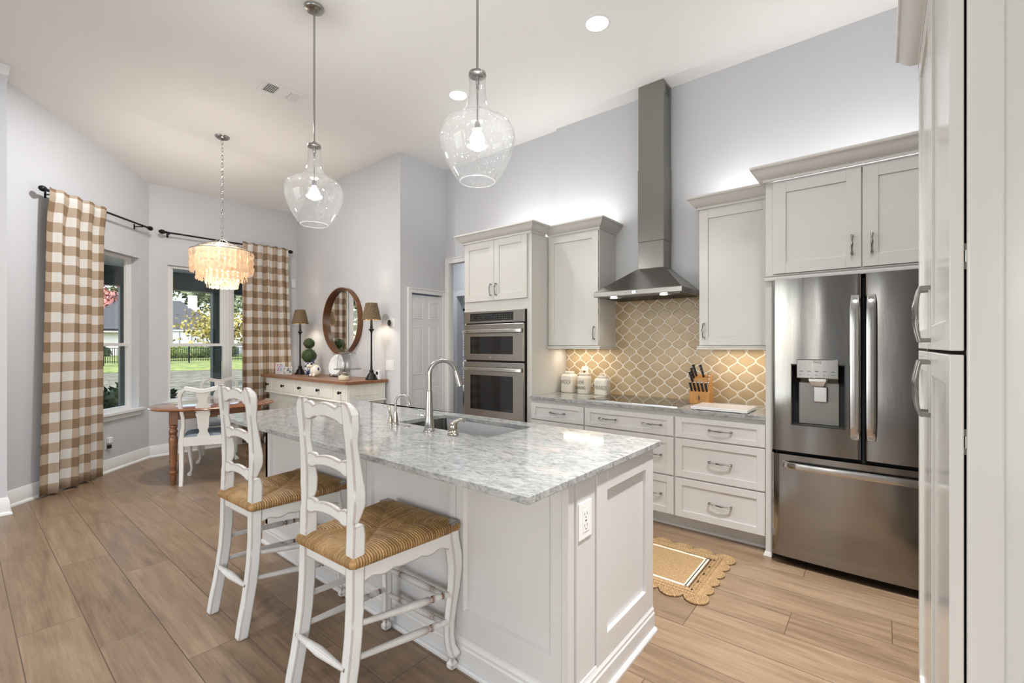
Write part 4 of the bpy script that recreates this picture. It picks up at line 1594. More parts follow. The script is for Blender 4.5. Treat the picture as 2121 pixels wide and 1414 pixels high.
def interp(tab, z):
    for i in range(len(tab) - 1):
        if tab[i][0] <= z <= tab[i + 1][0]:
            t = (z - tab[i][0]) / (tab[i + 1][0] - tab[i][0])
            return tab[i][1] + (tab[i + 1][1] - tab[i][1]) * t
    return tab[-1][1] if z > tab[-1][0] else tab[0][1]


BACK = [(0, -0.080), (0.08, -0.068), (0.16, -0.052), (0.25, -0.038), (0.34, -0.027), (0.45, -0.020), (0.62, -0.018), (0.80, -0.012), (0.88, -0.013), (0.97, -0.017), (1.07, -0.026), (1.14, -0.032), (1.182, -0.036)]
FRONT = [(0, -0.036), (0.08, -0.022), (0.16, -0.008), (0.25, 0.008), (0.34, 0.019), (0.45, 0.027), (0.62, 0.032), (0.700, 0.034), (0.735, 0.029), (0.748, 0.012), (0.760, 0.018), (0.80, 0.034), (0.85, 0.036), (0.93, 0.023), (1.02, 0.009), (1.10, 0.010), (1.15, 0.008), (1.182, -0.014)]
INNER = [(0, 0.024), (0.45, 0.024), (0.9, 0.023), (1.02, 0.021), (1.09, 0.025), (1.182, 0.027)]
OUTER = [(0, 0.025), (0.45, 0.026), (0.735, 0.028), (0.748, 0.021), (0.765, 0.023), (0.83, 0.029), (0.95, 0.025), (1.04, 0.022), (1.10, 0.027), (1.135, 0.029), (1.160, 0.020), (1.174, 0.010), (1.182, -0.004)]


def slat_shape(hw_, top, bot, hump, drop, n=49):
    """outline of a french ladder-back slat"""
    T, B = [], []
    for i in range(n):
        t = -1 + 2 * i / (n - 1)
        a = abs(t)
        up = hump * (0.50 + 0.50 * max(0, math.cos(a * PI / 1.0))) if a < 0.5 else 0
        ear = hump * (0.50 * min(1, (1 - a) / 0.08) + 0.45 * max(0, math.cos((a - 0.76) * PI / 0.52))) if a >= 0.5 else 0
        T.append((t * hw_, top + up + ear - (0.003 if 0.49 < a < 0.56 else 0)))
        dn = drop * max(0, math.cos(a * PI / 1.25)) if a < 0.625 else 0
        lo = -drop * 0.85 * max(0, math.cos((a - 0.78) * PI / 0.44)) if a > 0.56 else 0
        B.append((t * hw_, bot + dn + lo))
    return T + B[::-1]


def make_stool():
    t = thing('bar_stool', '', 'bar stool', (0, 0, 0), 'rush-seat bar stools at the island', world=False)
    YR, YFr = -0.215, 0.222        # rear post and front leg lines
    XR, XF = 0.160, 0.218
    zs = sorted({round(q_[0], 4) for tb in (BACK, FRONT, INNER, OUTER) for q_ in tb})
    for k in (-1, 1):
        b = MB()
        rings = []
        for z_ in zs:
            spl = 0.012 * (1 - min(1, z_ / 0.62))
            xi, xo = XR - interp(INNER, z_) + spl, XR + interp(OUTER, z_) + spl
            yb, yf = YR + interp(BACK, z_), YR + interp(FRONT, z_)
            xa, xb = (xi, xo) if k > 0 else (-xo, -xi)
            rings.append(rectring(None, xa, xb, yb, yf, z_))
        b.loft(rings)
        b.build('back_post', DIST, t, smooth=25, bevel=0.0035, seg=2)
    for top, bot, hump, drop in ((1.140, 1.104, 0.030, 0.012), (0.945, 0.912, 0.018, 0.010), (0.765, 0.732, 0.018, 0.010)):
        zc_ = (top + bot) / 2
        yc = YR + (interp(BACK, zc_) + interp(FRONT, zc_)) / 2
        lean = (interp(BACK, zc_ + 0.06) - interp(BACK, zc_ - 0.06)) / 0.12
        v = Vector((0, lean, 1)).normalized()
        b = MB()
        b.prism([(p[0], p[1] - zc_) for p in slat_shape(XR - 0.010, top, bot, hump, drop)], (0, yc, zc_), UX, v, UX.cross(v), -0.010, 0.010)
        b.build('slat', DIST, t, smooth=30, bevel=0.003)
    # front cabriole legs
    prof = [(0.625, 0.000, 0.024, 0.024), (0.56, 0.004, 0.024, 0.024), (0.50, 0.014, 0.026, 0.026), (0.44, 0.019, 0.024, 0.024), (0.36, 0.014, 0.021, 0.021), (0.28, 0.004, 0.019, 0.019), (0.20, -0.006, 0.018, 0.018),
            (0.14, -0.007, 0.017, 0.017), (0.10, -0.001, 0.018, 0.018), (0.075, 0.010, 0.021, 0.021), (0.062, 0.016, 0.022, 0.022), (0.052, 0.012, 0.019, 0.019)]
    for k in (-1, 1):
        b = MB()
        rings = []
        for z_, off, hx_, hy_ in prof:
            cx, cy = k * (XF + off * 0.9), YFr + off * 0.45
            rings.append(rectring(None, cx - hx_, cx + hx_, cy - hy_, cy + hy_, z_))
        b.loft(rings)
        cx, cy = k * (XF + 0.006), YFr + 0.002
        b.loft([rectring(None, cx - q_, cx + q_, cy - q_, cy + q_, z_) for z_, q_ in ((0.053, 0.012), (0.040, 0.012), (0.022, 0.020), (0.002, 0.017))])
        lg = b.build('leg', DIST, t, smooth=25, bevel=0.004)
        b = MB()
        b.box(k * XF - 0.026, k * XF + 0.026, YFr - 0.022, YFr + 0.026, 0.626, 0.631)
        b.box(k * XF - 0.026, k * XF + 0.026, YFr + 0.0225, YFr + 0.0265, 0.610, 0.631)
        b.box(k * XF + k * 0.0225 - 0.002, k * XF + k * 0.0225 + 0.002 + k * 0.002, YFr - 0.022, YFr + 0.026, 0.612, 0.631)
        b.build('metal_cap', PULLM, lg, smooth=0, bevel=0.0015)
    # aprons with a scalloped lower edge
    def apron(p0, p1, name='apron'):
        p0, p1 = Vector(p0), Vector(p1)
        u = (p1 - p0)
        L = u.length
        u.normalize()
        pts = [(0, 0.588), (L, 0.588)]
        n_ = 40
        for i in range(n_ + 1):
            s = 1 - i / n_
            a = abs(2 * s - 1)
            zz = 0.538 + 0.016 * math.cos(a * PI * 2.0) - 0.030 * max(0, 1 - (a / 0.30) ** 2) * 0.9 - 0.045 * max(0, a - 0.72) / 0.28
            pts.append((s * L, zz))
        b = MB()
        b.prism(pts, p0, u, UZ, u.cross(UZ), -0.010, 0.010)
        b.build(name, DIST, t, smooth=30, bevel=0.003)
    apron((-XF + 0.012, YFr, 0), (XF - 0.012, YFr, 0))
    apron((XR + 0.008, YR + 0.012, 0), (XF, YFr - 0.012, 0))
    apron((-XF, YFr - 0.012, 0), (-XR - 0.008, YR + 0.012, 0))
    b = MB()
    b.box(-XR + 0.015, XR - 0.015, YR - 0.012, YR + 0.012, 0.545, 0.588)
    b.build('rear_rail', DIST, t, smooth=0, bevel=0.003)
    # turned stretchers
    TP = [(0, 0.007), (0.05, 0.010), (0.28, 0.0125), (0.60, 0.0155), (0.74, 0.0145), (0.755, 0.0105), (0.765, 0.0105), (0.778, 0.0145), (0.86, 0.0140), (0.885, 0.0105), (0.90, 0.0135), (0.94, 0.0115), (1.0, 0.0075)]
    FPR = [(0, 0.007), (0.05, 0.0105), (0.22, 0.012), (0.235, 0.009), (0.25, 0.013), (0.5, 0.0155), (0.75, 0.013), (0.765, 0.009), (0.78, 0.012), (0.95, 0.0105), (1, 0.007)]
    RP = [(0, 0.007), (0.1, 0.0105), (0.5, 0.0185), (0.9, 0.0105), (1, 0.007)]
    def stretcher(p0, p1, pr):
        MB().turned(p0, p1, pr).build('stretcher', DIST, t, smooth=40)
    for k in (-1, 1):
        stretcher((k * (XR + 0.004), YR - 0.012, 0.378), (k * (XF + 0.004), YFr, 0.322), TP)
        stretcher((k * (XR + 0.006), YR - 0.030, 0.262), (k * (XF - 0.002), YFr, 0.202), TP)
    stretcher((-XF, YFr, 0.300), (XF, YFr, 0.300), FPR)
    stretcher((-XF, YFr, 0.178), (XF, YFr, 0.178), FPR)
    stretcher((-XR - 0.008, YR - 0.038, 0.236), (XR + 0.008, YR - 0.038, 0.236), RP)
    # woven rush seat: cords wrap each rail and turn along the diagonals
    b = MB()
    uvs = {}
    corners = [Vector((-XR - 0.020, YR - 0.012, 0)), Vector((XR + 0.020, YR - 0.012, 0)), Vector((XF + 0.012, YFr + 0.018, 0)), Vector((-XF - 0.012, YFr + 0.018, 0))]
    def bil(u, v):
        return (corners[0] * (1 - u) * (1 - v) + corners[1] * u * (1 - v) + corners[2] * u * v + corners[3] * (1 - u) * v)
    NS, SUB = 42, 5
    uvl = b.bm.loops.layers.uv.new('UVMap')
    base = 0
    for side in range(4):
        cols = []
        N_ = NS * SUB
        for i in range(N_ + 1):
            a = i / N_                       # along the rail
            br = abs(2 * a - 1)
            cord = 0.0021 * abs(math.sin(PI * i / SUB))
            d0 = min(a, 1 - a)               # depth to the diagonal (unit square)
            col = []
            M_ = 8
            for j in range(M_ + 1):
                dd = d0 * (1 - j / M_)       # distance from the rail
                uv_ = ((a, dd), (1 - dd, a), (1 - a, 1 - dd), (dd, 1 - a))[side]
                p = bil(*uv_)
                hgt = 0.628 + 0.018 * (1 - math.exp(-dd * 14)) * math.exp(-dd * 3.2) - 0.010 * dd * 2 - 0.006 * math.exp(-((d0 - dd) / 0.03) ** 2)
                col.append((p.x, p.y, hgt + cord))
            pe = bil(*((a, 0), (1, a), (1 - a, 1), (0, 1 - a))[side])
            ctr = bil(0.5, 0.5)
            nrm = ((0, -1), (1, 0), (0, 1), (-1, 0))[side]
            for q_ in range(1, 8):
                ang = PI * 0.95 * q_ / 7
                rr = 0.0205 + cord
                col.append((pe.x + nrm[0] * rr * math.sin(ang), pe.y + nrm[1] * rr * math.sin(ang), 0.6075 + rr * math.cos(ang)))
            cols.append(col)
        R_ = [[b.V(p) for p in c] for c in cols]
        for i in range(N_):
            for j in range(len(cols[0]) - 1):
                f = b.F((R_[i][j], R_[i + 1][j], R_[i + 1][j + 1], R_[i][j + 1]))
                if f:
                    for l_, (ii, jj) in zip(f.loops, ((i, j), (i + 1, j), (i + 1, j + 1), (i, j + 1))):
                        l_[uvl].uv = (base + ii / SUB, jj * 0.1)
        base += NS + 7
    nf = len(b.bm.faces)
    for c_ in corners:
        b.sphere((c_.x, c_.y, 0.6075), 0.0205, 14, 10)
    b.bm.faces.ensure_lookup_table()
    for f in b.bm.faces[nf:]:
        for l_ in f.loops:
            l_[uvl].uv = (2.5, l_.vert.co.z * 9)
    b.build('rush_seat', RUSH, t, smooth=70)
    return t


st = make_stool()
for i, (x_, y_, rz_, lb) in enumerate(((-1.650, 1.122, 0.035, 'white ladder-back bar stool with rush seat, nearest the camera'), (-2.535, 1.130, 0.03, 'white ladder-back bar stool with rush seat, farther along the island'))):
    s_ = st if i == 0 else copy_tree(st)
    s_.location = (x_, y_, 0)
    s_.rotation_euler = (0, 0, rz_)
    s_['label'] = lb

# ================================================================== LIGHTS ON THE CEILING
def make_pendant():
    t = thing('pendant_lamp', '', 'pendant lamp', (0, 0, 0), 'clear glass pendants over the island', world=False)
    # local z = 0 at the ceiling
    zt = 2.745 - CEIL
    b = MB()
    b.lathe([(0.064, 0), (0.064, -0.008), (0.058, -0.018), (0.040, -0.024), (0.012, -0.026), (0.012, -0.032), (0.0, -0.032)], (0, 0, 0), UZ, 28)
    for a in (0.4, 0.4 + PI):
        b.lathe([(0.006, 0), (0.006, -0.006), (0, -0.008)], (0.042 * math.cos(a), 0.042 * math.sin(a), -0.022), UZ, 10)
    b.build('canopy', NICKEL, t, smooth=40)
    b = MB()
    b.cyl((0, 0, -0.03), (0, 0, zt + 0.02), 0.0065, 12)
    b.build('rod', NICKEL, t)
    b = MB()
    b.lathe([(0.0, 0.022), (0.016, 0.022), (0.018, 0.008), (0.026, 0.006), (0.043, 0.004), (0.044, -0.010), (0.040, -0.012), (0.0, -0.012)], (0, 0, zt), UZ, 28)
    b.lathe([(0.010, -0.012), (0.010, -0.05), (0.006, -0.055), (0.0075, -0.075), (0.0045, -0.08), (0.0045, -0.235), (0.013, -0.240), (0.014, -0.275), (0, -0.275)], (0, 0, zt), UZ, 16)
    b.build('socket', NICKEL, t, smooth=40)
    b = MB()
    P_ = [(0.042, -0.004), (0.042, -0.06), (0.043, -0.10), (0.047, -0.13), (0.056, -0.165), (0.070, -0.195), (0.090, -0.213), (0.120, -0.227), (0.150, -0.243), (0.172, -0.262), (0.184, -0.285), (0.189, -0.315), (0.187, -0.345), (0.178, -0.385), (0.160, -0.43), (0.137, -0.475), (0.113, -0.512), (0.095, -0.532), (0.088, -0.538)]
    b.lathe([(r, h) for r, h in P_] + [(r - 0.0025, h) for r, h in P_[::-1]], (0, 0, zt), UZ, 48, False)
    b.build('glass_shade', CLEAR, t, smooth=60)
    b = MB()
    b.tube([(0.087 * math.cos(2 * PI * i / 40), 0.087 * math.sin(2 * PI * i / 40), zt - 0.539) for i in range(40)], 0.0022, 8, True)
    b.build('glass_rim', glass_mat('rim_glass', (0.90, 0.91, 0.91), 0.0, 1.8, 0.12), t, smooth=60)
    b = MB()
    b.lathe([(0.012, -0.272), (0.015, -0.284), (0.027, -0.302), (0.035, -0.322), (0.036, -0.338), (0.030, -0.356), (0.016, -0.368), (0, -0.372)], (0, 0, zt), UZ, 20)
    b.build('bulb', BULB, t, smooth=60)
    return t


pn = make_pendant()
for i, (x_, y_, lb) in enumerate(((-1.575, 1.66, 'clear glass pendant hanging nearer the camera over the island'), (-3.00, 1.553, 'clear glass pendant hanging over the far end of the island'))):
    p_ = pn if i == 0 else copy_tree(pn)
    p_.location = (x_, y_, CEIL)
    p_['label'] = lb
    lamp('pendant_bulb_lamp', 'POINT', (x_, y_, 2.745 - 0.335), 31, NEUT, shadow_soft_size=0.052)

for i, (x_, y_) in enumerate(((-1.577, 2.899), (-3.019, 2.926))):
    t = thing('recessed_light', ('lit recessed ceiling light nearest the camera, above the cooktop', 'lit recessed ceiling light behind the nearer glass pendant')[i], 'recessed light', (x_, y_, CEIL), 'recessed ceiling lights')
    b = MB()
    b.lathe([(0.094, CEIL - 0.0005), (0.094, CEIL - 0.005), (0.088, CEIL - 0.009), (0.078, CEIL - 0.010), (0.076, CEIL - 0.004), (0.076, CEIL - 0.0005)], (x_, y_, 0), UZ, 40, False)
    b.build('trim_ring', TRIMP, t, smooth=50)
    b = MB()
    b.lathe([(0.0, CEIL - 0.0095), (0.0765, CEIL - 0.0095), (0.0765, CEIL - 0.002), (0, CEIL - 0.002)], (x_, y_, 0), UZ, 40)
    b.build('lens', LENS, t, smooth=30)

vt = thing('air_vent', 'white three-section air vent in the ceiling', 'air vent', (-4.23, 1.885, CEIL))
b = MB()
vc = Vector((-4.232, 1.888, CEIL))
vu, vv = Vector((0.05, 1, 0)).normalized(), Vector((-1, 0.05, 0)).normalized()
hl, hw_ = 0.185, 0.105
for r0, r1, s0, s1 in ((-hl, hl, -hw_, -hw_ + 0.030), (-hl, hl, hw_ - 0.030, hw_), (-hl, -hl + 0.040, -hw_ + 0.030, hw_ - 0.030), (hl - 0.040, hl, -hw_ + 0.030, hw_ - 0.030)):
    b.obox(vc, vu, vv, UZ, (r0, r1), (s0, s1), (-0.009, -0.0005))
for x in (-0.052, 0.046):
    b.obox(vc, vu, vv, UZ, (x, x + 0.010), (-hw_ + 0.03, hw_ - 0.03), (-0.008, -0.0005))
b.build('frame', TRIMP, vt, smooth=0, bevel=0.002)
b = MB()
b.obox(vc, vu, vv, UZ, (-hl + 0.03, hl - 0.03), (-hw_ + 0.025, hw_ - 0.025), (-0.0012, -0.0004))
b.build('opening', GAP, vt, smooth=0)
b = MB()
for i in range(6):
    p = -0.140 + i * 0.0150
    b.obox(vc, vu, Vector((0, 0, -1)), vv, (p, p + 0.0025), (0.002, 0.006), (-hw_ + 0.03, hw_ - 0.03))
for i in range(5):
    p = -0.055 + i * 0.024
    b.obox(vc, vv, vu, UZ, (p, p + 0.003), (-0.145, -0.052), (-0.007, -0.005))
for i in range(9):
    p = -0.070 + i * 0.0165
    b.prism([(p, -0.0015), (p + 0.014, -0.008), (p + 0.015, -0.0075), (p + 0.001, -0.001)], vc, vv, UZ, vu, -0.040, 0.046)
for i in range(7):
    p = 0.062 + i * 0.0125
    b.prism([(p, -0.0015), (p + 0.009, -0.008), (p + 0.0115, -0.0075), (p + 0.0015, -0.001)], vc, vu, UZ, vv, -hw_ + 0.03, hw_ - 0.03)
b.build('louvre', TRIMP, vt, smooth=0)

# chandelier: three tiers of hanging shell discs
ch = thing('chandelier', 'tiered capiz shell chandelier hanging over the dining table', 'chandelier', (-5.64, 1.873, CEIL))
cx_, cy_ = -5.64, 1.873
b = MB()
b.lathe([(0.072, CEIL), (0.070, CEIL - 0.012), (0.055, CEIL - 0.026), (0.025, CEIL - 0.036), (0.010, CEIL - 0.040), (0.0, CEIL - 0.045)], (cx_, cy_, 0), UZ, 28)
b.build('canopy', NICKEL, ch, smooth=45)
b = MB()
zc_ = CEIL - 0.035
k = 0
while zc_ > 2.56:
    L_ = 0.052
    ax = UX if k % 2 else UY
    pts = []
    for i in range(16):
        a = 2 * PI * i / 16
        pts.append(Vector((cx_, cy_, zc_ - L_ / 2)) + ax * 0.0095 * math.sin(a) + UZ * (L_ / 2) * math.cos(a))
    b.tube(pts, 0.0024, 6, True)
    zc_ -= L_ * 0.82
    k += 1
b.build('chain', NICKEL, ch, smooth=60)
b = MB()
for r_, z_ in ((0.150, 2.490), (0.235, 2.455), (0.296, 2.420), (0.14, 2.22)):
    b.tube([(cx_ + r_ * math.cos(2 * PI * i / 48), cy_ + r_ * math.sin(2 * PI * i / 48), z_) for i in range(48)], 0.004, 8, True)
for i in range(4):
    a = 2 * PI * i / 4 + 0.3
    b.tube([(cx_, cy_, 2.56), (cx_ + 0.150 * math.cos(a), cy_ + 0.150 * math.sin(a), 2.490), (cx_ + 0.235 * math.cos(a), cy_ + 0.235 * math.sin(a), 2.455), (cx_ + 0.296 * math.cos(a), cy_ + 0.296 * math.sin(a), 2.420)], 0.003, 6)
    b.tube([(cx_ + 0.14 * math.cos(a), cy_ + 0.14 * math.sin(a), 2.22), (cx_ + 0.15 * math.cos(a), cy_ + 0.15 * math.sin(a), 2.49)], 0.002, 6)
b.tube([(cx_, cy_, 2.60), (cx_, cy_, 2.40)], 0.005, 8)
b.build('frame', NICKEL, ch, smooth=60)


def shell_mat():
    m = M('capiz_shell', (0.80, 0.62, 0.44), 0.25)
    g = m.noise(objvec(m), 60, 3, 0.6)
    c = m.mix(g, (0.90, 0.76, 0.60), (0.98, 0.92, 0.82))
    m.set('Base Color', c)
    tl = m.t.nodes.new('ShaderNodeBsdfTranslucent')
    m.t.links.new(c, tl.inputs[0])
    tp = m.t.nodes.new('ShaderNodeBsdfTransparent')
    mx = m.t.nodes.new('ShaderNodeMixShader')
    mx.inputs[0].default_value = 0.62
    m.t.links.new(m.b.outputs[0], mx.inputs[1])
    m.t.links.new(tl.outputs[0], mx.inputs[2])
    m2 = m.t.nodes.new('ShaderNodeMixShader')
    m2.inputs[0].default_value = 0.12
    m.t.links.new(mx.outputs[0], m2.inputs[1])
    m.t.links.new(tp.outputs[0], m2.inputs[2])
    m.t.links.new(m2.outputs[0], m.t.nodes['Material Output'].inputs[0])
    return m.m


SHELL = shell_mat()
rnd = random.Random(3)
for r_, z_, nst, nd in ((0.296, 2.416, 38, 6), (0.235, 2.450, 30, 9), (0.150, 2.486, 20, 12)):
    for i in range(nst):
        a = 2 * PI * i / nst
        b = MB()
        for j in range(nd):
            R_ = 0.0245
            c = Vector((cx_ + r_ * math.cos(a), cy_ + r_ * math.sin(a), z_ - R_ - j * 0.0385))
            tw = a + rnd.uniform(-0.5, 0.5)
            u = Vector((-math.sin(tw), math.cos(tw), rnd.uniform(-0.05, 0.05)))
            w = Vector((math.cos(tw), math.sin(tw), 0))
            c += w * (0.0022 * (-1) ** j)
            pts = [(R_ * math.cos(2 * PI * q_ / 14), R_ * math.sin(2 * PI * q_ / 14)) for q_ in range(14)]
            b.prism(pts, c, u, UZ, w, -0.0005, 0.0005)
        b.build('shell_strand', SHELL, ch, smooth=0)
b = MB()
for a in (0.5, 2.6, 4.7):
    b.sphere((cx_ + 0.05 * math.cos(a), cy_ + 0.05 * math.sin(a), 2.33), 0.026, 14, 10, 1.35)
b.build('bulb', BULB, ch, smooth=60)
lamp('chandelier_lamp', 'POINT', (cx_, cy_, 2.33), 40, (1.0, 0.92, 0.80), shadow_soft_size=0.06)

# ================================================================== CURTAINS
def rod(name, label, o, u, n, a0, a1, z, brackets):
    t = thing(name, label, 'curtain rod', tuple(Vector(o) + u * a0 + UZ * z), 'black curtain rods over the bay windows')
    off = n * 0.085
    p = lambda a, h=0: Vector(o) + u * a + off + UZ * (z + h)
    b = MB()
    b.cyl(p(a0), p(a1), 0.0105, 14)
    b.build('pole', BLACK, t)
    for a, s in ((a0, -1), (a1, 1)):
        b = MB()
        b.lathe([(0.0105, 0), (0.015, 0.004), (0.015, 0.010), (0.011, 0.014), (0.021, 0.030), (0.027, 0.048), (0.026, 0.064), (0.018, 0.080), (0.006, 0.090), (0, 0.092)], p(a), u * s, 18)
        b.build('finial', BLACK, t, smooth=60)
    for a in brackets:
        b = MB()
        c = Vector(o) + u * a + UZ * z
        b.obox(c, u, n, UZ, (-0.010, 0.010), (0.0005, 0.005), (-0.050, 0.012))
        b.obox(c, u, n, UZ, (-0.006, 0.006), (0.005, 0.098), (-0.022, -0.012))
        b.obox(c, u, n, UZ, (-0.006, 0.006), (0.088, 0.100), (-0.022, 0.006))
        b.build('bracket', BLACK, t, smooth=0, bevel=0.001)
    return t


AO = Vector((BX, BY, 0))
rod('curtain_rod', 'black curtain rod over the angled bay window', AO, AU, AN, 0.165, 1.470, 2.805, (0.255, 1.40))
rod('curtain_rod', 'black curtain rod over the straight bay window', AO, UY, UX, 0.165, 1.640, 2.800, (0.185, 1.58))


def curtain(label, o, u, n, top, bot, z1, z0, folds, seed, amp=0.030):
    """top / bot: (start, end) along u"""
    rr = random.Random(seed)
    ph = [rr.uniform(-0.35, 0.35) for _ in range(folds + 2)]
    am = [rr.uniform(0.65, 1.25) for _ in range(folds + 2)]
    t = thing('curtain', label, 'curtain', tuple(Vector(o) + u * bot[0] + UZ * z0), 'buffalo check curtains in the bay')
    b = MB()
    uvl = b.bm.loops.layers.uv.new('UVMap')
    NX, NZ = folds * 16, 36
    P_, U_ = [], []
    for j in range(NZ + 1):
        v = j / NZ
        z_ = z1 + (z0 - z1) * v
        a0 = top[0] + (bot[0] - top[0]) * v
        a1 = top[1] + (bot[1] - top[1]) * v
        row = []
        for i in range(NX + 1):
            s = i / NX
            q_ = s * folds
            k = int(min(folds - 1e-6, q_))
            f = q_ - k
            A = am[k] * (1 - f) + am[k + 1] * f
            w = math.sin(2 * PI * (q_ + (ph[k] * (1 - f) + ph[k + 1] * f) * (0.3 + v * 0.7)))
            w2 = 0.35 * math.sin(2 * PI * q_ * 2.3 + seed) * (0.5 + 0.5 * v)
            d = 0.088 + (w * A + w2) * amp * (0.72 + 0.55 * v)
            g = min(1.0, max(0.0, (0.10 - v) / 0.07))
            d = d * (1 - g) + (0.104 + 0.006 * w * A) * g
            row.append(Vector(o) + u * (a0 + (a1 - a0) * s + 0.010 * math.cos(2 * PI * q_) * v) + n * d + UZ * (z_ + 0.006 * math.sin(2 * PI * q_ * 1.0) * (1 - v)))
        P_.append(row)
    arc = [0.0]
    mid = P_[NZ // 2]
    for i in range(NX):
        arc.append(arc[-1] + (mid[i + 1] - mid[i]).length)
    R_ = [[b.V(p) for p in r] for r in P_]
    for j in range(NZ):
        for i in range(NX):
            f = b.F((R_[j][i], R_[j][i + 1], R_[j + 1][i + 1], R_[j + 1][i]))
            for l_, (jj, ii) in zip(f.loops, ((j, i), (j, i + 1), (j + 1, i + 1), (j + 1, i))):
                l_[uvl].uv = (arc[ii], (z1 - z0) * (1 - jj / NZ))
    c = b.build('panel', CURT, t, smooth=80)
    so_ = c.modifiers.new('cloth_thickness', 'SOLIDIFY')
    so_.thickness = 0.0016
    return t


curtain('tall buffalo check curtain at the left of the angled window', AO, AU, AN, (0.815, 1.478), (0.850, 1.545), 2.838, 0.020, 4, 11, 0.024)
curtain('buffalo check curtain in the corner behind the sideboard', AO, UY, UX, (1.020, 1.650), (1.010, 1.725), 2.835, 0.020, 6, 23, 0.022)

# ================================================================== DINING TABLE AND CHAIRS
tc = Vector((-5.63, 1.80, 0))
dt = thing('dining_table', 'oval dining table with a polished brown top and turned legs', 'dining table', tuple(tc))


def oval(hx_, hy_, n=64, p=2.35):
    r = []
    for i in range(n):
        a = 2 * PI * i / n
        c, s = math.cos(a), math.sin(a)
        r.append((tc.x + hx_ * math.copysign(abs(c) ** (2 / p), c), tc.y + hy_ * math.copysign(abs(s) ** (2 / p), s)))
    return r


b = MB()
b.loft([[(p[0], p[1], z_) for p in oval(0.455 - d, 0.575 - d)] for d, z_ in ((0.030, 0.735), (0.012, 0.737), (0.003, 0.743), (0.0, 0.750), (0.005, 0.756), (0.012, 0.758), (0.018, 0.761))])
b.build('table_top', TABLEW, dt, smooth=40)
b = MB()
b.box(tc.x - 0.275, tc.x - 0.253, tc.y - 0.37, tc.y + 0.37, 0.645, 0.734)
b.box(tc.x + 0.253, tc.x + 0.275, tc.y - 0.37, tc.y + 0.37, 0.645, 0.734)
b.box(tc.x - 0.253, tc.x + 0.253, tc.y - 0.37, tc.y - 0.348, 0.645, 0.734)
b.box(tc.x - 0.253, tc.x + 0.253, tc.y + 0.348, tc.y + 0.37, 0.645, 0.734)
b.build('apron', CHERRY, dt, smooth=0, bevel=0.002)
for sx in (-1, 1):
    for sy in (-1, 1):
        lx, ly = tc.x + sx * 0.262, tc.y + sy * 0.365
        b = MB()
        b.box(lx - 0.036, lx + 0.036, ly - 0.036, ly + 0.036, 0.600, 0.734)
        b.lathe([(0.020, 0.600), (0.034, 0.590), (0.036, 0.575), (0.028, 0.560), (0.030, 0.548), (0.038, 0.535), (0.036, 0.520), (0.024, 0.505), (0.024, 0.492), (0.034, 0.478), (0.038, 0.455), (0.037, 0.43), (0.033, 0.30), (0.026, 0.165), (0.024, 0.150), (0.038, 0.140), (0.040, 0.125), (0.032, 0.110), (0.026, 0.100), (0.028, 0.080), (0.020, 0.002), (0, 0.002)], (lx, ly, 0), UZ, 20)
        b.build('leg', CHERRY, dt, smooth=40, bevel=0.002)


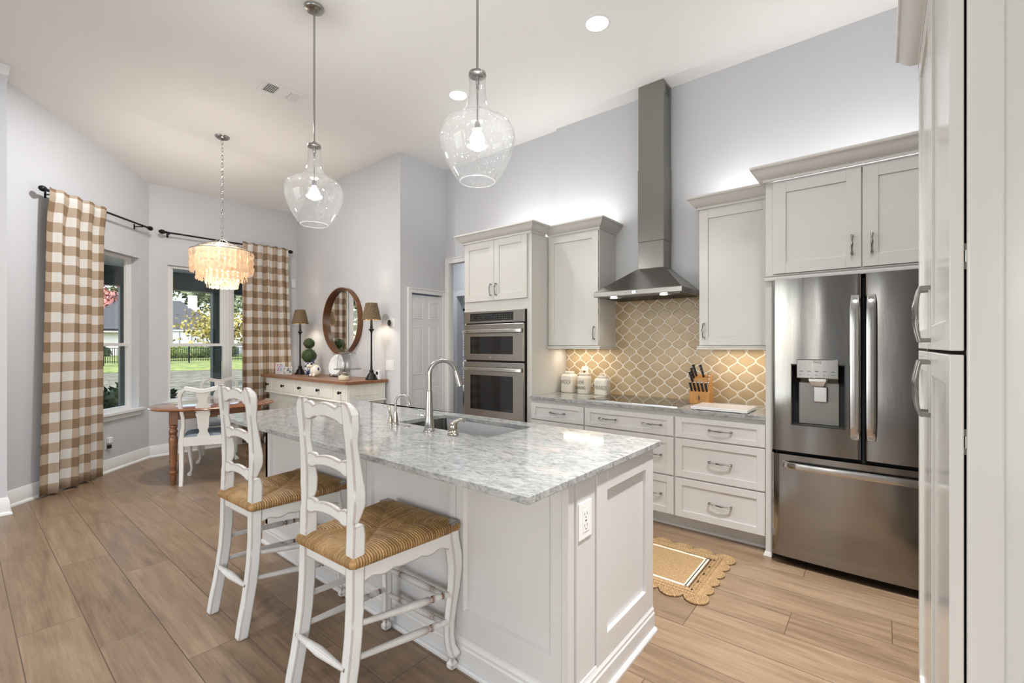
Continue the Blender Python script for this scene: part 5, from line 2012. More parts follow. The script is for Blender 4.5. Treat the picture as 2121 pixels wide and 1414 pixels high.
def make_chair():
    """queen anne chair: hooped back with a vase splat; local +y faces the table"""
    t = thing('dining_chair', '', 'dining chair', (0, 0, 0), 'white vase-back dining chairs at the oval table', world=False)
    for k in (-1, 1):
        b = MB()
        rings = []
        for z_, x_, y_, hx_, hy_ in ((0, 0.178, -0.255, 0.017, 0.018), (0.15, 0.180, -0.232, 0.018, 0.019), (0.30, 0.182, -0.218, 0.019, 0.020), (0.45, 0.184, -0.212, 0.020, 0.021), (0.52, 0.178, -0.214, 0.018, 0.019), (0.60, 0.166, -0.222, 0.015, 0.016),
                                     (0.68, 0.170, -0.232, 0.015, 0.015), (0.77, 0.186, -0.244, 0.016, 0.014), (0.85, 0.193, -0.255, 0.017, 0.014), (0.905, 0.186, -0.262, 0.019, 0.014), (0.940, 0.165, -0.266, 0.024, 0.014), (0.958, 0.130, -0.268, 0.026, 0.014)):
            rings.append(rectring(None, k * x_ - hx_, k * x_ + hx_, y_ - hy_, y_ + hy_, z_))
        b.loft(rings)
        b.build('back_post', DINEP, t, smooth=50, bevel=0.005)
    T, B_ = [], []
    for i in range(25):
        s = -1 + 2 * i / 24
        a = abs(s)
        T.append((s * 0.150, 0.966 - 0.018 * math.cos(a * PI) * (1 if a < 0.5 else 0.6) + 0.004))
        B_.append((s * 0.150, 0.918 + 0.012 * a - 0.012 * math.cos(a * PI) * 0.6))
    b = MB()
    b.prism(T + B_[::-1], (0, -0.268, 0), UX, UZ, -UY, -0.012, 0.014)
    b.build('crest_rail', DINEP, t, smooth=50, bevel=0.004)
    L_ = [(0.472, 0.056), (0.492, 0.052), (0.520, 0.036), (0.545, 0.036), (0.560, 0.046), (0.60, 0.050), (0.66, 0.052), (0.70, 0.063), (0.715, 0.060), (0.722, 0.050), (0.73, 0.066), (0.775, 0.064), (0.80, 0.052), (0.825, 0.036), (0.840, 0.034), (0.852, 0.044), (0.868, 0.040), (0.88, 0.052), (0.925, 0.056)]
    b = MB()
    v = Vector((0, -0.105, 1)).normalized()
    b.prism([(x_, z_ - 0.45) for z_, x_ in L_] + [(-x_, z_ - 0.45) for z_, x_ in L_[::-1]], (0, -0.213, 0.45), UX, v, UX.cross(v), -0.007, 0.007)
    b.build('splat', DINEP, t, smooth=30, bevel=0.002)
    b = MB()
    b.box(-0.170, 0.170, -0.232, -0.200, 0.385, 0.475)
    b.build('rear_rail', DINEP, t, smooth=0, bevel=0.003)
    b = MB()
    sh = lambda s_, z_: [(p[0], p[1], z_) for p in [(-0.172 * s_, -0.20), (0.172 * s_, -0.20), (0.218 * s_, 0.10), (0.205 * s_, 0.185 * s_), (0.12 * s_, 0.215 * s_), (-0.12 * s_, 0.215 * s_), (-0.205 * s_, 0.185 * s_), (-0.218 * s_, 0.10)]]
    b.loft([sh(1.0, 0.385), sh(1.0, 0.430)])
    b.build('seat_frame', DINEP, t, smooth=0, bevel=0.006)
    b = MB()
    b.loft([sh(0.97, 0.428), sh(1.0, 0.445), sh(0.99, 0.468), sh(0.93, 0.486), sh(0.75, 0.496), sh(0.3, 0.500)])
    b.build('seat', SEATF, t, smooth=80)
    for k in (-1, 1):
        b = MB()
        rings = []
        for z_, off, r_ in ((0.40, 0.0, 0.026), (0.35, 0.010, 0.027), (0.28, 0.012, 0.023), (0.18, 0.0, 0.016), (0.09, -0.012, 0.012), (0.05, -0.008, 0.013), (0.030, 0.006, 0.020), (0.012, 0.010, 0.025), (0.001, 0.008, 0.022)):
            c = (k * (0.185 + off), 0.165 + off)
            rings.append([(c[0] + r_ * math.cos(2 * PI * i / 12), c[1] + r_ * math.sin(2 * PI * i / 12), z_) for i in range(12)])
        b.loft(rings)
        b.build('leg', DINEP, t, smooth=60)
    return t


dc = make_chair()
for i, (x_, y_, rz_, lb) in enumerate(((-5.49, 1.690, math.atan2(0.877, 0.48) + 0.03, 'white vase-back dining chair turned away on the near side of the table'), (-6.33, 2.06, -1.93, 'white vase-back dining chair facing the room beyond the table'))):
    o_ = dc if i == 0 else copy_tree(dc)
    o_.location = (x_, y_, 0)
    o_.rotation_euler = (0, 0, rz_)
    o_['label'] = lb

dt.rotation_euler = (0, 0, math.radians(-14))

# ================================================================== SIDEBOARD
sb = thing('sideboard', 'antiqued cream sideboard with a brown wooden top', 'sideboard', (-5.77, 3.06, 0))
sx0, sx1, sy0, sy1 = -6.83, -4.71, 2.825, 3.335
b = MB()
b.box(sx0 - 0.055, sx1 + 0.05, 2.775, 3.342, 0.940, 0.975)
b.build('top', SBTOP, sb, smooth=0, bevel=0.004)
b = MB()
b.box(sx0, sx1, sy0, sy1, 0.735, 0.940)
b.box(sx0 + 0.03, sx1 - 0.03, sy0 + 0.03, sy1, 0.06, 0.735)
b.build('body', ANTQ, sb, smooth=0, bevel=0.002)
b = MB()
b.extrude_path([(-0.01, 0.722), (0.012, 0.722), (0.020, 0.732), (0.012, 0.742), (-0.01, 0.742)], [(sx0, sy1), (sx0, sy0), (sx1, sy0), (sx1, sy1)])
b.extrude_path([(-0.04, 0.0), (0.02, 0.0), (0.02, 0.07), (0.010, 0.09), (-0.04, 0.09)], [(sx0, sy1), (sx0, sy0), (sx1, sy0), (sx1, sy1)])
b.build('moulding', ANTQ, sb, smooth=30)
def knob(parent, x, z_, y=None, r=0.019):
    y = (sy0 - 0.012) if y is None else y
    b = MB()
    b.lathe([(0.014, 0), (0.010, 0.003), (0.007, 0.010), (0.009, 0.018), (r, 0.024), (r * 1.02, 0.032), (r * 0.6, 0.040), (0, 0.041)], (x, y, z_), -UY, 18)
    b.build('knob', BLACK, parent, smooth=50)
xs_ = [(-6.805, -6.645), (-6.575, -5.945), (-5.880, -5.700), (-5.635, -5.010), (-4.925, -4.735)]
for i, (xa, xb) in enumerate(xs_):
    b = MB()
    b.box(xa, xb, sy0 - 0.012, sy0 + 0.01, 0.758, 0.925)
    d = b.build('drawer', ANTQ, sb, smooth=0, bevel=0.004)
    knob(d, (xa + xb) / 2, 0.842)
for x in (-6.610, -5.912, -5.668, -4.968):
    b = MB()
    b.box(x - 0.022, x + 0.022, sy0 - 0.008, sy0 + 0.01, 0.745, 0.938)
    b.build('drawer_stile', ANTQ, sb, smooth=0, bevel=0.002)
for i, (xa, xb) in enumerate(((-6.55, -6.22), (-6.215, -5.885), (-5.60, -5.31), (-5.305, -5.015))):
    b = MB().shaker((xa, sy0 + 0.03, 0.13), UX, UZ, -UY, xb - xa, 0.57, 0.075, 0.02, 0.010)
    for k in range(4):
        xg = xa + 0.085 + k * (xb - xa - 0.17) / 3
        b.box(xg, xg + 0.012, sy0 + 0.014, sy0 + 0.022, 0.215, 0.615)
    b.build('door', ANTQ, sb, smooth=0, bevel=0.002)
b = MB()
b.shaker((sx1, sy0 + 0.02, 0.750), UY, UZ, UX, 0.475, 0.185, 0.055, 0.006, 0.004, 0.045, 0.045)
b.shaker((sx1 + 0.002, sy0 + 0.095, 0.802), UY, UZ, UX, 0.325, 0.081, 0.012, 0.008, 0.004)
b.shaker((sx1 - 0.03, sy0 + 0.05, 0.12), UY, UZ, UX, 0.43, 0.585, 0.070, 0.012, 0.008)
b.build('side_panel', ANTQ, sb, smooth=0, bevel=0.002)

SZ = 0.9755


def grass_mat():
    m = M('seagrass', rough=0.8)
    ov = objvec(m)
    g = m.noise(ov, 120, 4, 0.7)
    m.set('Base Color', m.ramp(g, [(0.35, (0.055, 0.036, 0.018)), (0.52, (0.24, 0.17, 0.09)), (0.7, (0.50, 0.40, 0.25))]))
    m.bump(g, 1.0, 0.006)
    return m.m


SEAG = grass_mat()
SHINE = paint('shade_lining', (0.75, 0.62, 0.42), 0.6)


def table_lamp(label, x, y, h0, h1):
    t = thing('table_lamp', label, 'table lamp', (x, y, SZ), 'slim black lamps with woven shades')
    b = MB()
    b.lathe([(0.073, SZ), (0.073, SZ + 0.010), (0.066, SZ + 0.018), (0.058, SZ + 0.028), (0.048, SZ + 0.055), (0.032, SZ + 0.075), (0.022, SZ + 0.090), (0.028, SZ + 0.100), (0.024, SZ + 0.112), (0.013, SZ + 0.125), (0.011, SZ + 0.20), (0.010, h0 - 0.17), (0.012, h0 - 0.155), (0.022, h0 - 0.135), (0.034, h0 - 0.125), (0.036, h0 - 0.120), (0.016, h0 - 0.112), (0.018, h0 - 0.095), (0.014, h0 - 0.085), (0.013, h0 + 0.03), (0, h0 + 0.03)], (x, y, 0), UZ, 24)
    b.build('base', BLACK, t, smooth=45)
    b = MB()
    nr = 13
    for i in range(nr):
        f = i / (nr - 1)
        r = 0.104 * (1 - f) + 0.061 * f
        z_ = h0 + (h1 - h0) * f
        b.tube([((x + (r + 0.0015 * math.sin(11 * a_ + i * 2.1)) * math.cos(a_)), (y + (r + 0.0015 * math.sin(11 * a_ + i * 2.1)) * math.sin(a_)), z_ + 0.0016 * math.sin(9 * a_ + i)) for a_ in [2 * PI * q_ / 44 for q_ in range(44)]], 0.0095, 7, True)
    b.build('lamp_shade', SEAG, t, smooth=70)
    b = MB()
    b.lathe([(0.096, h0 + 0.002), (0.054, h1 - 0.004), (0.053, h1 - 0.004), (0.095, h0 + 0.002)], (x, y, 0), UZ, 36, False)
    b.build('shade_lining', SHINE, t, smooth=60)
    b = MB()
    b.sphere((x, y, (h0 + h1) / 2 - 0.01), 0.022, 14, 10, 1.3)
    b.build('bulb', BULB, t, smooth=60)
    lamp('table_lamp_bulb', 'POINT', (x, y, (h0 + h1) / 2 - 0.01), 10, WARM, shadow_soft_size=0.032)


table_lamp('black candlestick lamp with woven shade beside the curtain', -6.45, 3.13, 1.70, 1.885)
table_lamp('black candlestick lamp with woven shade right of the round mirror', -4.755, 3.17, 1.70, 1.885)

# topiary
tp = thing('topiary', 'double-ball boxwood topiary in a blue and white pot', 'topiary', (-6.17, 3.12, SZ))
tx_, ty_ = -6.17, 3.12
def chin_mat():
    m = M('blue_white_china', rough=0.15)
    ov = objvec(m)
    v = m.noise(ov, 34, 2, 0.5, 1.6)
    m.set('Base Color', m.mix(v.step(0.49, 0.53), (0.66, 0.68, 0.72), (0.02, 0.03, 0.13)))
    return m.m
CHINA = chin_mat()
b = MB()
b.lathe([(0.048, SZ), (0.052, SZ + 0.008), (0.066, SZ + 0.05), (0.068, SZ + 0.085), (0.060, SZ + 0.125), (0.055, SZ + 0.135), (0.072, SZ + 0.142), (0.075, SZ + 0.172), (0.068, SZ + 0.178), (0.060, SZ + 0.172), (0.058, SZ + 0.150), (0, SZ + 0.150)], (tx_, ty_, 0), UZ, 8)
b.build('pot', CHINA, tp, smooth=30)
b = MB()
b.cyl((tx_, ty_, SZ + 0.14), (tx_, ty_, 1.40), 0.007, 10)
b.build('stem', WALNUT, tp)
rb = random.Random(5)
for zc_, r in ((1.243, 0.098), (1.412, 0.072)):
    b = MB()
    b.sphere((tx_, ty_, zc_), r * 0.93, 24, 16)
    for i in range(520):
        u_ = Vector((rb.gauss(0, 1), rb.gauss(0, 1), rb.gauss(0, 1))).normalized()
        c = Vector((tx_, ty_, zc_)) + u_ * r * rb.uniform(0.93, 1.05)
        s = Vector((rb.gauss(0, 1), rb.gauss(0, 1), rb.gauss(0, 1))).normalized()
        q_ = u_.cross(s).normalized()
        e = (u_ * 0.6 + q_.cross(u_) * 0.8).normalized()
        b.F([b.V(c - q_ * 0.005), b.V(c + e * 0.007), b.V(c + q_ * 0.005), b.V(c - e * 0.006)])
    b.build('foliage_ball', LEAF, tp, smooth=0)

# ceramic pig-shaped figurine
pg = thing('figurine', 'cream ceramic animal figurine with blue ears beside the topiary', 'figurine', (-5.80, 3.02, SZ))
gx, gy = -5.80, 3.02
b = MB()
b.sphere((gx, gy, SZ + 0.082), 0.074, 20, 14, 1.05, 0.92, 0.95)
b.sphere((gx - 0.018, gy - 0.045, SZ + 0.150), 0.042, 18, 12, 0.9)
b.lathe([(0.020, 0), (0.019, 0.022), (0.012, 0.026), (0, 0.026)], (gx - 0.024, gy - 0.078, SZ + 0.142), (-0.1, -1, 0), 14)
for k in (-1, 1):
    b.sphere((gx + k * 0.038, gy - 0.045, SZ + 0.022), 0.022, 12, 8)
b.build('body', CERAM, pg, smooth=60)
BLUEC = paint('cobalt_glaze', (0.03, 0.04, 0.14), 0.2)
for k, dz in ((-1, 0.0), (1, 0.02)):
    b = MB()
    b.loft([[(gx - 0.018 + k * 0.030 + q_ * math.cos(a), gy - 0.035 + q_ * 0.5 * math.sin(a), SZ + 0.172 + h) for a in [2 * PI * i / 10 for i in range(10)]] for h, q_ in ((0, 0.010), (0.012, 0.016), (0.030 + dz, 0.013), (0.048 + dz, 0.003))])
    b.build('ear', BLUEC, pg, smooth=60)
for p_, r_, s_ in (((gx - 0.060, gy - 0.045, SZ + 0.020), 0.020, 1.1), ((gx + 0.060, gy + 0.005, SZ + 0.10), 0.014, 1.6), ((gx + 0.010, gy - 0.060, SZ + 0.168), 0.016, 1.0)):
    b = MB()
    b.sphere(p_, r_, 12, 8, s_)
    b.build('blue_spot', BLUEC, pg, smooth=60)
b = MB()
for k in (-1, 1):
    b.sphere((gx - 0.020 + k * 0.016, gy - 0.084, SZ + 0.160), 0.004, 8, 6)
b.build('eyes', INK, pg, smooth=60)

# plate on a stand
pl = thing('plate', 'large white plate leaning upright on a black wire stand', 'plate', (-5.62, 3.22, SZ))
pc_ = Vector((-5.60, 3.205, SZ + 0.155))
pa = Vector((0.12, -1, 0.28)).normalized()
b = MB()
b.lathe([(0.0, 0.0), (0.078, 0.0), (0.088, 0.004), (0.092, 0.010), (0.134, 0.018), (0.140, 0.017), (0.140, 0.014), (0.092, 0.004), (0.080, -0.006), (0, -0.006)], pc_, pa, 48)
b.build('dish', paint('white_porcelain', (0.80, 0.81, 0.82), 0.12), pl, smooth=40)
b = MB()
for k in (-1, 1):
    x = pc_.x + k * 0.045
    b.tube([(x, 3.30, SZ + 0.16), (x, 3.275, SZ + 0.004), (x, 3.14, SZ + 0.004), (x, 3.125, SZ + 0.020), (x, 3.135, SZ + 0.036), (x, 3.15, SZ + 0.030)], 0.0035, 8)
b.tube([(pc_.x - 0.045, 3.275, SZ + 0.004), (pc_.x + 0.045, 3.275, SZ + 0.004)], 0.0035, 8)
b.tube([(pc_.x - 0.045, 3.14, SZ + 0.004), (pc_.x + 0.045, 3.14, SZ + 0.004)], 0.0035, 8)
b.build('wire_stand', BLACK, pl, smooth=60)

# cake stand with dome, candle jar in front of it
dx_, dy_ = -5.145, 3.09
cs_ = thing('cake_stand', 'clear glass cake stand with a tall dome below the mirror', 'cake stand', (dx_, dy_, SZ))
b = MB()
b.lathe([(0.062, SZ), (0.060, SZ + 0.006), (0.020, SZ + 0.018), (0.014, SZ + 0.05), (0.016, SZ + 0.085), (0.035, SZ + 0.108), (0.155, SZ + 0.114), (0.160, SZ + 0.120), (0.156, SZ + 0.124), (0.0, SZ + 0.122)], (dx_, dy_, 0), UZ, 40)
b.build('stand', DOMEG, cs_, smooth=50)
b = MB()
b.tube([(dx_ + 0.158 * math.cos(2 * PI * i / 48), dy_ + 0.158 * math.sin(2 * PI * i / 48), SZ + 0.119) for i in range(48)], 0.0045, 8, True)
b.build('plate_rim', glass_mat('rim_glass_grey', (0.45, 0.46, 0.48), 0.02, 1.9, 0.2), cs_, smooth=60)
b = MB()
P_ = [(0.128, SZ + 0.125), (0.128, SZ + 0.150), (0.122, SZ + 0.22), (0.112, SZ + 0.285), (0.100, SZ + 0.318), (0.085, SZ + 0.328), (0.0, SZ + 0.333)]
b.lathe(P_ + [(max(0, r - 0.002), h - 0.002) for r, h in P_[::-1]], (dx_, dy_, 0), UZ, 40, False)
dm = b.build('dome', DOMEG, cs_, smooth=50)
b = MB()
b.tube([(dx_ + 0.101 * math.cos(2 * PI * i / 40), dy_ + 0.101 * math.sin(2 * PI * i / 40), SZ + 0.316) for i in range(40)], 0.0035, 8, True)
b.lathe([(0.008, SZ + 0.333), (0.006, SZ + 0.345), (0.015, SZ + 0.357), (0.013, SZ + 0.372), (0, SZ + 0.378)], (dx_, dy_, 0), UZ, 16)
b.build('dome_knob', glass_mat('knob_glass', (0.62, 0.63, 0.65), 0.02, 2.0, 0.2), cs_, smooth=50)

jx, jy = -4.955, 2.925
jr = thing('candle_jar', 'small glass jar of cream wax at the front edge of the sideboard', 'candle', (jx, jy, SZ))
b = MB()
b.lathe([(0.056, SZ + 0.001), (0.060, SZ + 0.006), (0.061, SZ + 0.050), (0.058, SZ + 0.054), (0.0, SZ + 0.054)], (jx, jy, 0), UZ, 28)
b.build('wax', paint('cream_wax', (0.72, 0.66, 0.50), 0.4), jr, smooth=40)
b = MB()
b.lathe([(0.0585, SZ + 0.0545), (0.0585, SZ + 0.066), (0.054, SZ + 0.070), (0.057, SZ + 0.074), (0.058, SZ + 0.090), (0.055, SZ + 0.090), (0.052, SZ + 0.070), (0.055, SZ + 0.0545)], (jx, jy, 0), UZ, 28, False)
for i in range(20):
    a = 2 * PI * i / 20
    b.cyl((jx + 0.0575 * math.cos(a), jy + 0.0575 * math.sin(a), SZ + 0.074), (jx + 0.0575 * math.cos(a), jy + 0.0575 * math.sin(a), SZ + 0.090), 0.003, 6)
b.build('lid', M('pewter_lid', (0.42, 0.40, 0.36), 0.3, 1.0).m, jr, smooth=40)

cx3, cy3 = -4.70, 3.235
sc_ = thing('smart_camera', 'small white device with a black lens at the right end of the sideboard', 'camera', (cx3, cy3, SZ))
b = MB()
b.box(cx3 - 0.040, cx3 + 0.030, cy3 - 0.020, cy3 + 0.020, SZ, SZ + 0.115)
b.build('body', WHITEPL, sc_, smooth=0, bevel=0.010, seg=3)
b = MB()
b.lathe([(0.019, 0), (0.019, 0.004), (0.012, 0.006), (0, 0.005)], (cx3 - 0.005, cy3 - 0.020, SZ + 0.078), -UY, 20)
b.build('lens', BLACKPL, sc_, smooth=40)


def photo_mat(name, a, bcol, c):
    m = M(name, rough=0.25)
    ov = objvec(m)
    g = m.noise(ov, 26, 3, 0.6)
    m.set('Base Color', m.ramp(g, [(0.38, a), (0.5, bcol), (0.62, c)]))
    return m.m


def frame(label, c, u, w_, h_, name, fm, pm, bw=0.012, lean=0.16, group='photo frames on the sideboard', dep=0.012, mat_w=0.0):
    """standing picture frame: c = centre of the foot, u = along the picture"""
    c, u = Vector(c), Vector(u).normalized()
    n_ = Vector((u.y, -u.x, 0))
    v = (UZ - n_ * lean).normalized()
    n2 = u.cross(v).normalized()
    t = thing(name, label, 'picture frame', tuple(c), group)
    b = MB()
    b.obox(c, u, v, n2, (-w_ / 2, w_ / 2), (0, bw), (-dep / 2, dep / 2))
    b.obox(c, u, v, n2, (-w_ / 2, w_ / 2), (h_ - bw, h_), (-dep / 2, dep / 2))
    b.obox(c, u, v, n2, (-w_ / 2, -w_ / 2 + bw), (bw, h_ - bw), (-dep / 2, dep / 2))
    b.obox(c, u, v, n2, (w_ / 2 - bw, w_ / 2), (bw, h_ - bw), (-dep / 2, dep / 2))
    b.build('frame', fm, t, smooth=0, bevel=0.002)
    b = MB()
    b.obox(c, u, v, n2, (-w_ / 2 + bw, w_ / 2 - bw), (bw, h_ - bw), (-dep / 2, 0.0))
    b.build('picture', pm, t, smooth=0)
    if mat_w:
        b = MB()
        q_ = bw + mat_w
        b.obox(c, u, v, n2, (-w_ / 2 + bw, w_ / 2 - bw), (bw, q_), (0, 0.002))
        b.obox(c, u, v, n2, (-w_ / 2 + bw, w_ / 2 - bw), (h_ - q_, h_ - bw), (0, 0.002))
        b.obox(c, u, v, n2, (-w_ / 2 + bw, -w_ / 2 + q_), (q_, h_ - q_), (0, 0.002))
        b.obox(c, u, v, n2, (w_ / 2 - q_, w_ / 2 - bw), (q_, h_ - q_), (0, 0.002))
        b.build('mount', WHITEPL, t, smooth=0)
    return t


frame('upright white photo frame nearest the curtain on the sideboard', (-6.70, 2.955, SZ), (0.80, 0.60, 0), 0.125, 0.165, 'photo_frame', WHITEPL, photo_mat('snapshot', (0.25, 0.35, 0.55), (0.70, 0.72, 0.75), (0.45, 0.10, 0.08)))
frame('low wide white photo frame in front of the left lamp', (-6.515, 2.975, SZ), (0.87, 0.50, 0), 0.150, 0.108, 'photo_frame', WHITEPL, photo_mat('snapshot_grey', (0.03, 0.03, 0.03), (0.66, 0.66, 0.66), (0.74, 0.74, 0.74)))

# round mirror
mr = thing('mirror', 'round wall mirror with a deep wooden rim above the sideboard', 'mirror', (-5.675, 3.36, 1.25))
mc = (-5.675, 3.36, 1.715)
b = MB()
b.lathe([(0.452, 0.001), (0.452, 0.068), (0.448, 0.072), (0.436, 0.072), (0.432, 0.068), (0.432, 0.012), (0.40, 0.012), (0.40, 0.001)], mc, -UY, 80, False)
b.build('frame', WALNUT, mr, smooth=40)
b = MB()
b.lathe([(0.433, 0.0125), (0.433, 0.0165), (0, 0.0165)], mc, -UY, 80)
b.build('mirror_glass', MIRR, mr, smooth=20)

# wall devices
th = thing('thermostat', 'round dark thermostat on a white wall plate right of the mirror', 'thermostat', (-4.63, 3.36, 1.655))
b = MB()
b.box(-4.685, -4.545, 3.353, 3.3595, 1.602, 1.712)
b.build('plate', WHITEPL, th, smooth=0, bevel=0.002)
b = MB()
b.lathe([(0.044, 0.007), (0.044, 0.022), (0.040, 0.026), (0.035, 0.026), (0.035, 0.023), (0, 0.023)], (-4.632, 3.36, 1.656), -UY, 36)
b.build('dial', CHROME, th, smooth=40)
b = MB()
b.lathe([(0.0345, 0.0232), (0.0345, 0.0245), (0, 0.0248)], (-4.632, 3.36, 1.656), -UY, 36)
b.build('display', OGLASS, th, smooth=40)
ls = thing('light_switch', 'white double rocker switch plate above the sideboard end', 'light switch', (-4.655, 3.36, 1.14))
b = MB()
b.box(-4.735, -4.570, 3.354, 3.3595, 1.080, 1.205)
b.build('plate', WHITEPL, ls, smooth=0, bevel=0.003)
for x in (-4.690, -4.620):
    b = MB()
    b.box(x - 0.020, x + 0.020, 3.3505, 3.354, 1.110, 1.175)
    b.build('rocker', WHITEPL, ls, smooth=0, bevel=0.002)
b = MB()
b.box(-7.0295, -7.006, 3.27, 3.335, 2.27, 2.40)
tag(b.build('motion_sensor', WHITEPL, smooth=0, bevel=0.006), 'small white motion sensor on the wall in the bay corner', 'sensor')
t = thing('plug_in_light', 'white plug-in night light on the wall under the angled window', 'night light', tuple(Vector((BX, BY, 0.30)) + AU * 0.66))
nc = Vector((BX, BY, 0)) + AU * 0.66
b = MB()
b.obox(nc, AU, AN, UZ, (-0.036, 0.036), (0.0005, 0.006), (0.255, 0.372))
b.build('plate', WHITEPL, t, smooth=0, bevel=0.002)
b = MB()
b.obox(nc, AU, AN, UZ, (-0.030, 0.030), (0.006, 0.045), (0.318, 0.385))
b.build('lamp_cover', WHITEPL, t, smooth=0, bevel=0.012, seg=3)
b = MB()
b.obox(nc, AU, AN, UZ, (-0.018, 0.018), (0.006, 0.034), (0.262, 0.300))
b.build('plug', BLACKPL, t, smooth=0, bevel=0.004)

# ---- the den seen through the tall opening
def wall_picture(label, x, z0, w_, h_, fm, pm, bw, mw):
    frame(label, (x, 8.285, z0), (1, 0, 0), w_, h_, 'framed_picture', fm, pm, bw, 0.0, 'framed pictures on the den wall', 0.02, mw)


wall_picture('black framed picture with green in it, highest on the den wall', -8.22, 2.28, 0.52, 0.60, BLACK, photo_mat('garden_print', (0.10, 0.25, 0.05), (0.18, 0.38, 0.10), (0.55, 0.65, 0.70)), 0.05, 0.10)
wall_picture('dark framed picture just below the green one on the den wall', -8.13, 1.82, 0.40, 0.40, BLACK, photo_mat('grey_print', (0.2, 0.22, 0.25), (0.5, 0.52, 0.55), (0.6, 0.6, 0.62)), 0.04, 0.06)
gp = frame('pale grey framed lettering print, lowest on the den wall', (-8.24, 8.285, 1.07), (1, 0, 0), 0.62, 0.68, 'framed_picture', paint('grey_frame', (0.33, 0.34, 0.35), 0.5), paint('print_paper', (0.78, 0.79, 0.80), 0.6), 0.035, 0.0, 'framed pictures on the den wall', 0.02, 0.0)
b = MB()
rp = random.Random(9)
for i in range(5):
    z_ = 1.55 - i * 0.068
    x = -8.42
    while x < -8.06:
        h_ = rp.uniform(0.02, 0.045)
        b.tube([(x, 8.283, z_), (x + 0.012, 8.283, z_ + h_), (x + 0.026, 8.283, z_ + 0.004)], 0.004, 5)
        x += rp.uniform(0.03, 0.05)
b.build('script', INK, gp)
be = thing('bench', 'pale bench with dark legs in the den beyond the opening', 'bench', (-7.9, 7.6, 0))
b = MB()
b.box(-8.7, -7.1, 7.25, 7.85, 0.34, 0.47)
b.build('seat', paint('pale_upholstery', (0.62, 0.64, 0.62), 0.8), be, smooth=0, bevel=0.04, seg=4)
b = MB()
b.box(-8.7, -7.1, 7.72, 7.95, 0.47, 0.98)
b.build('backrest', paint('pale_upholstery_back', (0.60, 0.62, 0.60), 0.8), be, smooth=0, bevel=0.05, seg=4)
for x in (-8.6, -7.62, -7.2):
    for y in (7.30, 7.80):
        b = MB()
        b.box(x - 0.03, x + 0.03, y - 0.03, y + 0.03, 0, 0.34)
        b.build('leg', BLACK, be, smooth=0)
pw = thing('pillow', 'black red and white lettered sports pillow on the den bench', 'pillow', (-7.60, 7.56, 0.47))
def pil_mat():
    m = M('sports_print', rough=0.8)
    ov = objvec(m)
    a = m.noise(ov, 14, 3, 0.6, 2.0)
    c2_ = m.noise(ov, 9, 2, 0.6, 1.0)
    c = m.mix(a.step(0.47, 0.52), (0.68, 0.68, 0.66), (0.03, 0.03, 0.03))
    m.set('Base Color', m.mix(c2_.step(0.56, 0.60) * a.step(0.47, 0.52), c, (0.35, 0.03, 0.03)))
    return m.m
b = MB()
pr_ = []
N_ = 14
for s in (-1, 1):
    g = []
    for i in range(N_ + 1):
        row = []
        for j in range(N_ + 1):
            u_, v_ = -1 + 2 * i / N_, -1 + 2 * j / N_
            th_ = 0.10 * (1 - u_ ** 4) * (1 - v_ ** 4)
            row.append((-7.60 + u_ * 0.25, 7.56 + s * th_ + v_ * 0.04, 0.675 + v_ * 0.20))
        g.append(row)
    b.grid(g)
bmesh.ops.remove_doubles(b.bm, verts=b.bm.verts, dist=1e-4)
b.build('cover', pil_mat(), pw, smooth=60)
wtext('G', 0.17, (-7.69, 7.448, 0.62), UX, UZ, -UY, 0.002, 'lettering', INK, pw, 1.2)
b = MB()
b.lathe([(0.11, 0), (0.11, 0.004), (0, 0.005)], (-7.69, 7.455, 0.68), -UY, 28)
b.build('letter_patch', WHITEPL, pw)

# ================================================================== OUTSIDE
GRASS = M('lawn', rough=0.9)
x, y, z = GRASS.pos('World')
g = GRASS.noise(GRASS.vec(x, y, z), 1.4, 5, 0.7)
GRASS.set('Base Color', GRASS.ramp(g, [(0.3, (0.09, 0.14, 0.03)), (0.5, (0.19, 0.24, 0.06)), (0.7, (0.33, 0.34, 0.12))]))
GRASS = GRASS.m
BANK = M('bank_grass', rough=0.95)
x, y, z = BANK.pos('World')
g = BANK.noise(BANK.vec(x, y, z), 2.5, 5, 0.7)
BANK.set('Base Color', BANK.ramp(g, [(0.3, (0.12, 0.10, 0.04)), (0.5, (0.25, 0.20, 0.10)), (0.7, (0.14, 0.18, 0.05))]))
BANK = BANK.m
WATER = M('pond_water', (0.10, 0.105, 0.075), 0.55)
x, y, z = WATER.pos('World')
WATER.set('Base Color', WATER.ramp(WATER.noise(WATER.vec(x * 5, y * 1.6, z), 1.0, 5, 0.7), [(0.36, (0.085, 0.08, 0.045)), (0.5, (0.20, 0.185, 0.115)), (0.66, (0.48, 0.46, 0.36))]))  # pale streaks of reflecting ripples put into the base colour
WATER.set('Specular IOR Level', 0.15)
WATER.bump(WATER.noise(WATER.vec(x * 2.2, y * 5, z), 1.6, 4, 0.65), 1.0, 0.25)
WATER = WATER.m
PORCH = paint('porch_green_grey', (0.075, 0.105, 0.105), 0.5)
PCEIL = paint('porch_ceiling_white', (0.92, 0.93, 0.92), 0.7)
ROOFD = paint('dark_shingle', (0.06, 0.062, 0.068), 0.9, 0.4, 6)
ROOFG = paint('grey_shingle', (0.36, 0.36, 0.35), 0.9, 0.4, 6)
STUCCO = paint('pale_stucco', (0.52, 0.52, 0.50), 0.8)
SCREENW = paint('screen_white', (0.36, 0.38, 0.39), 0.6)

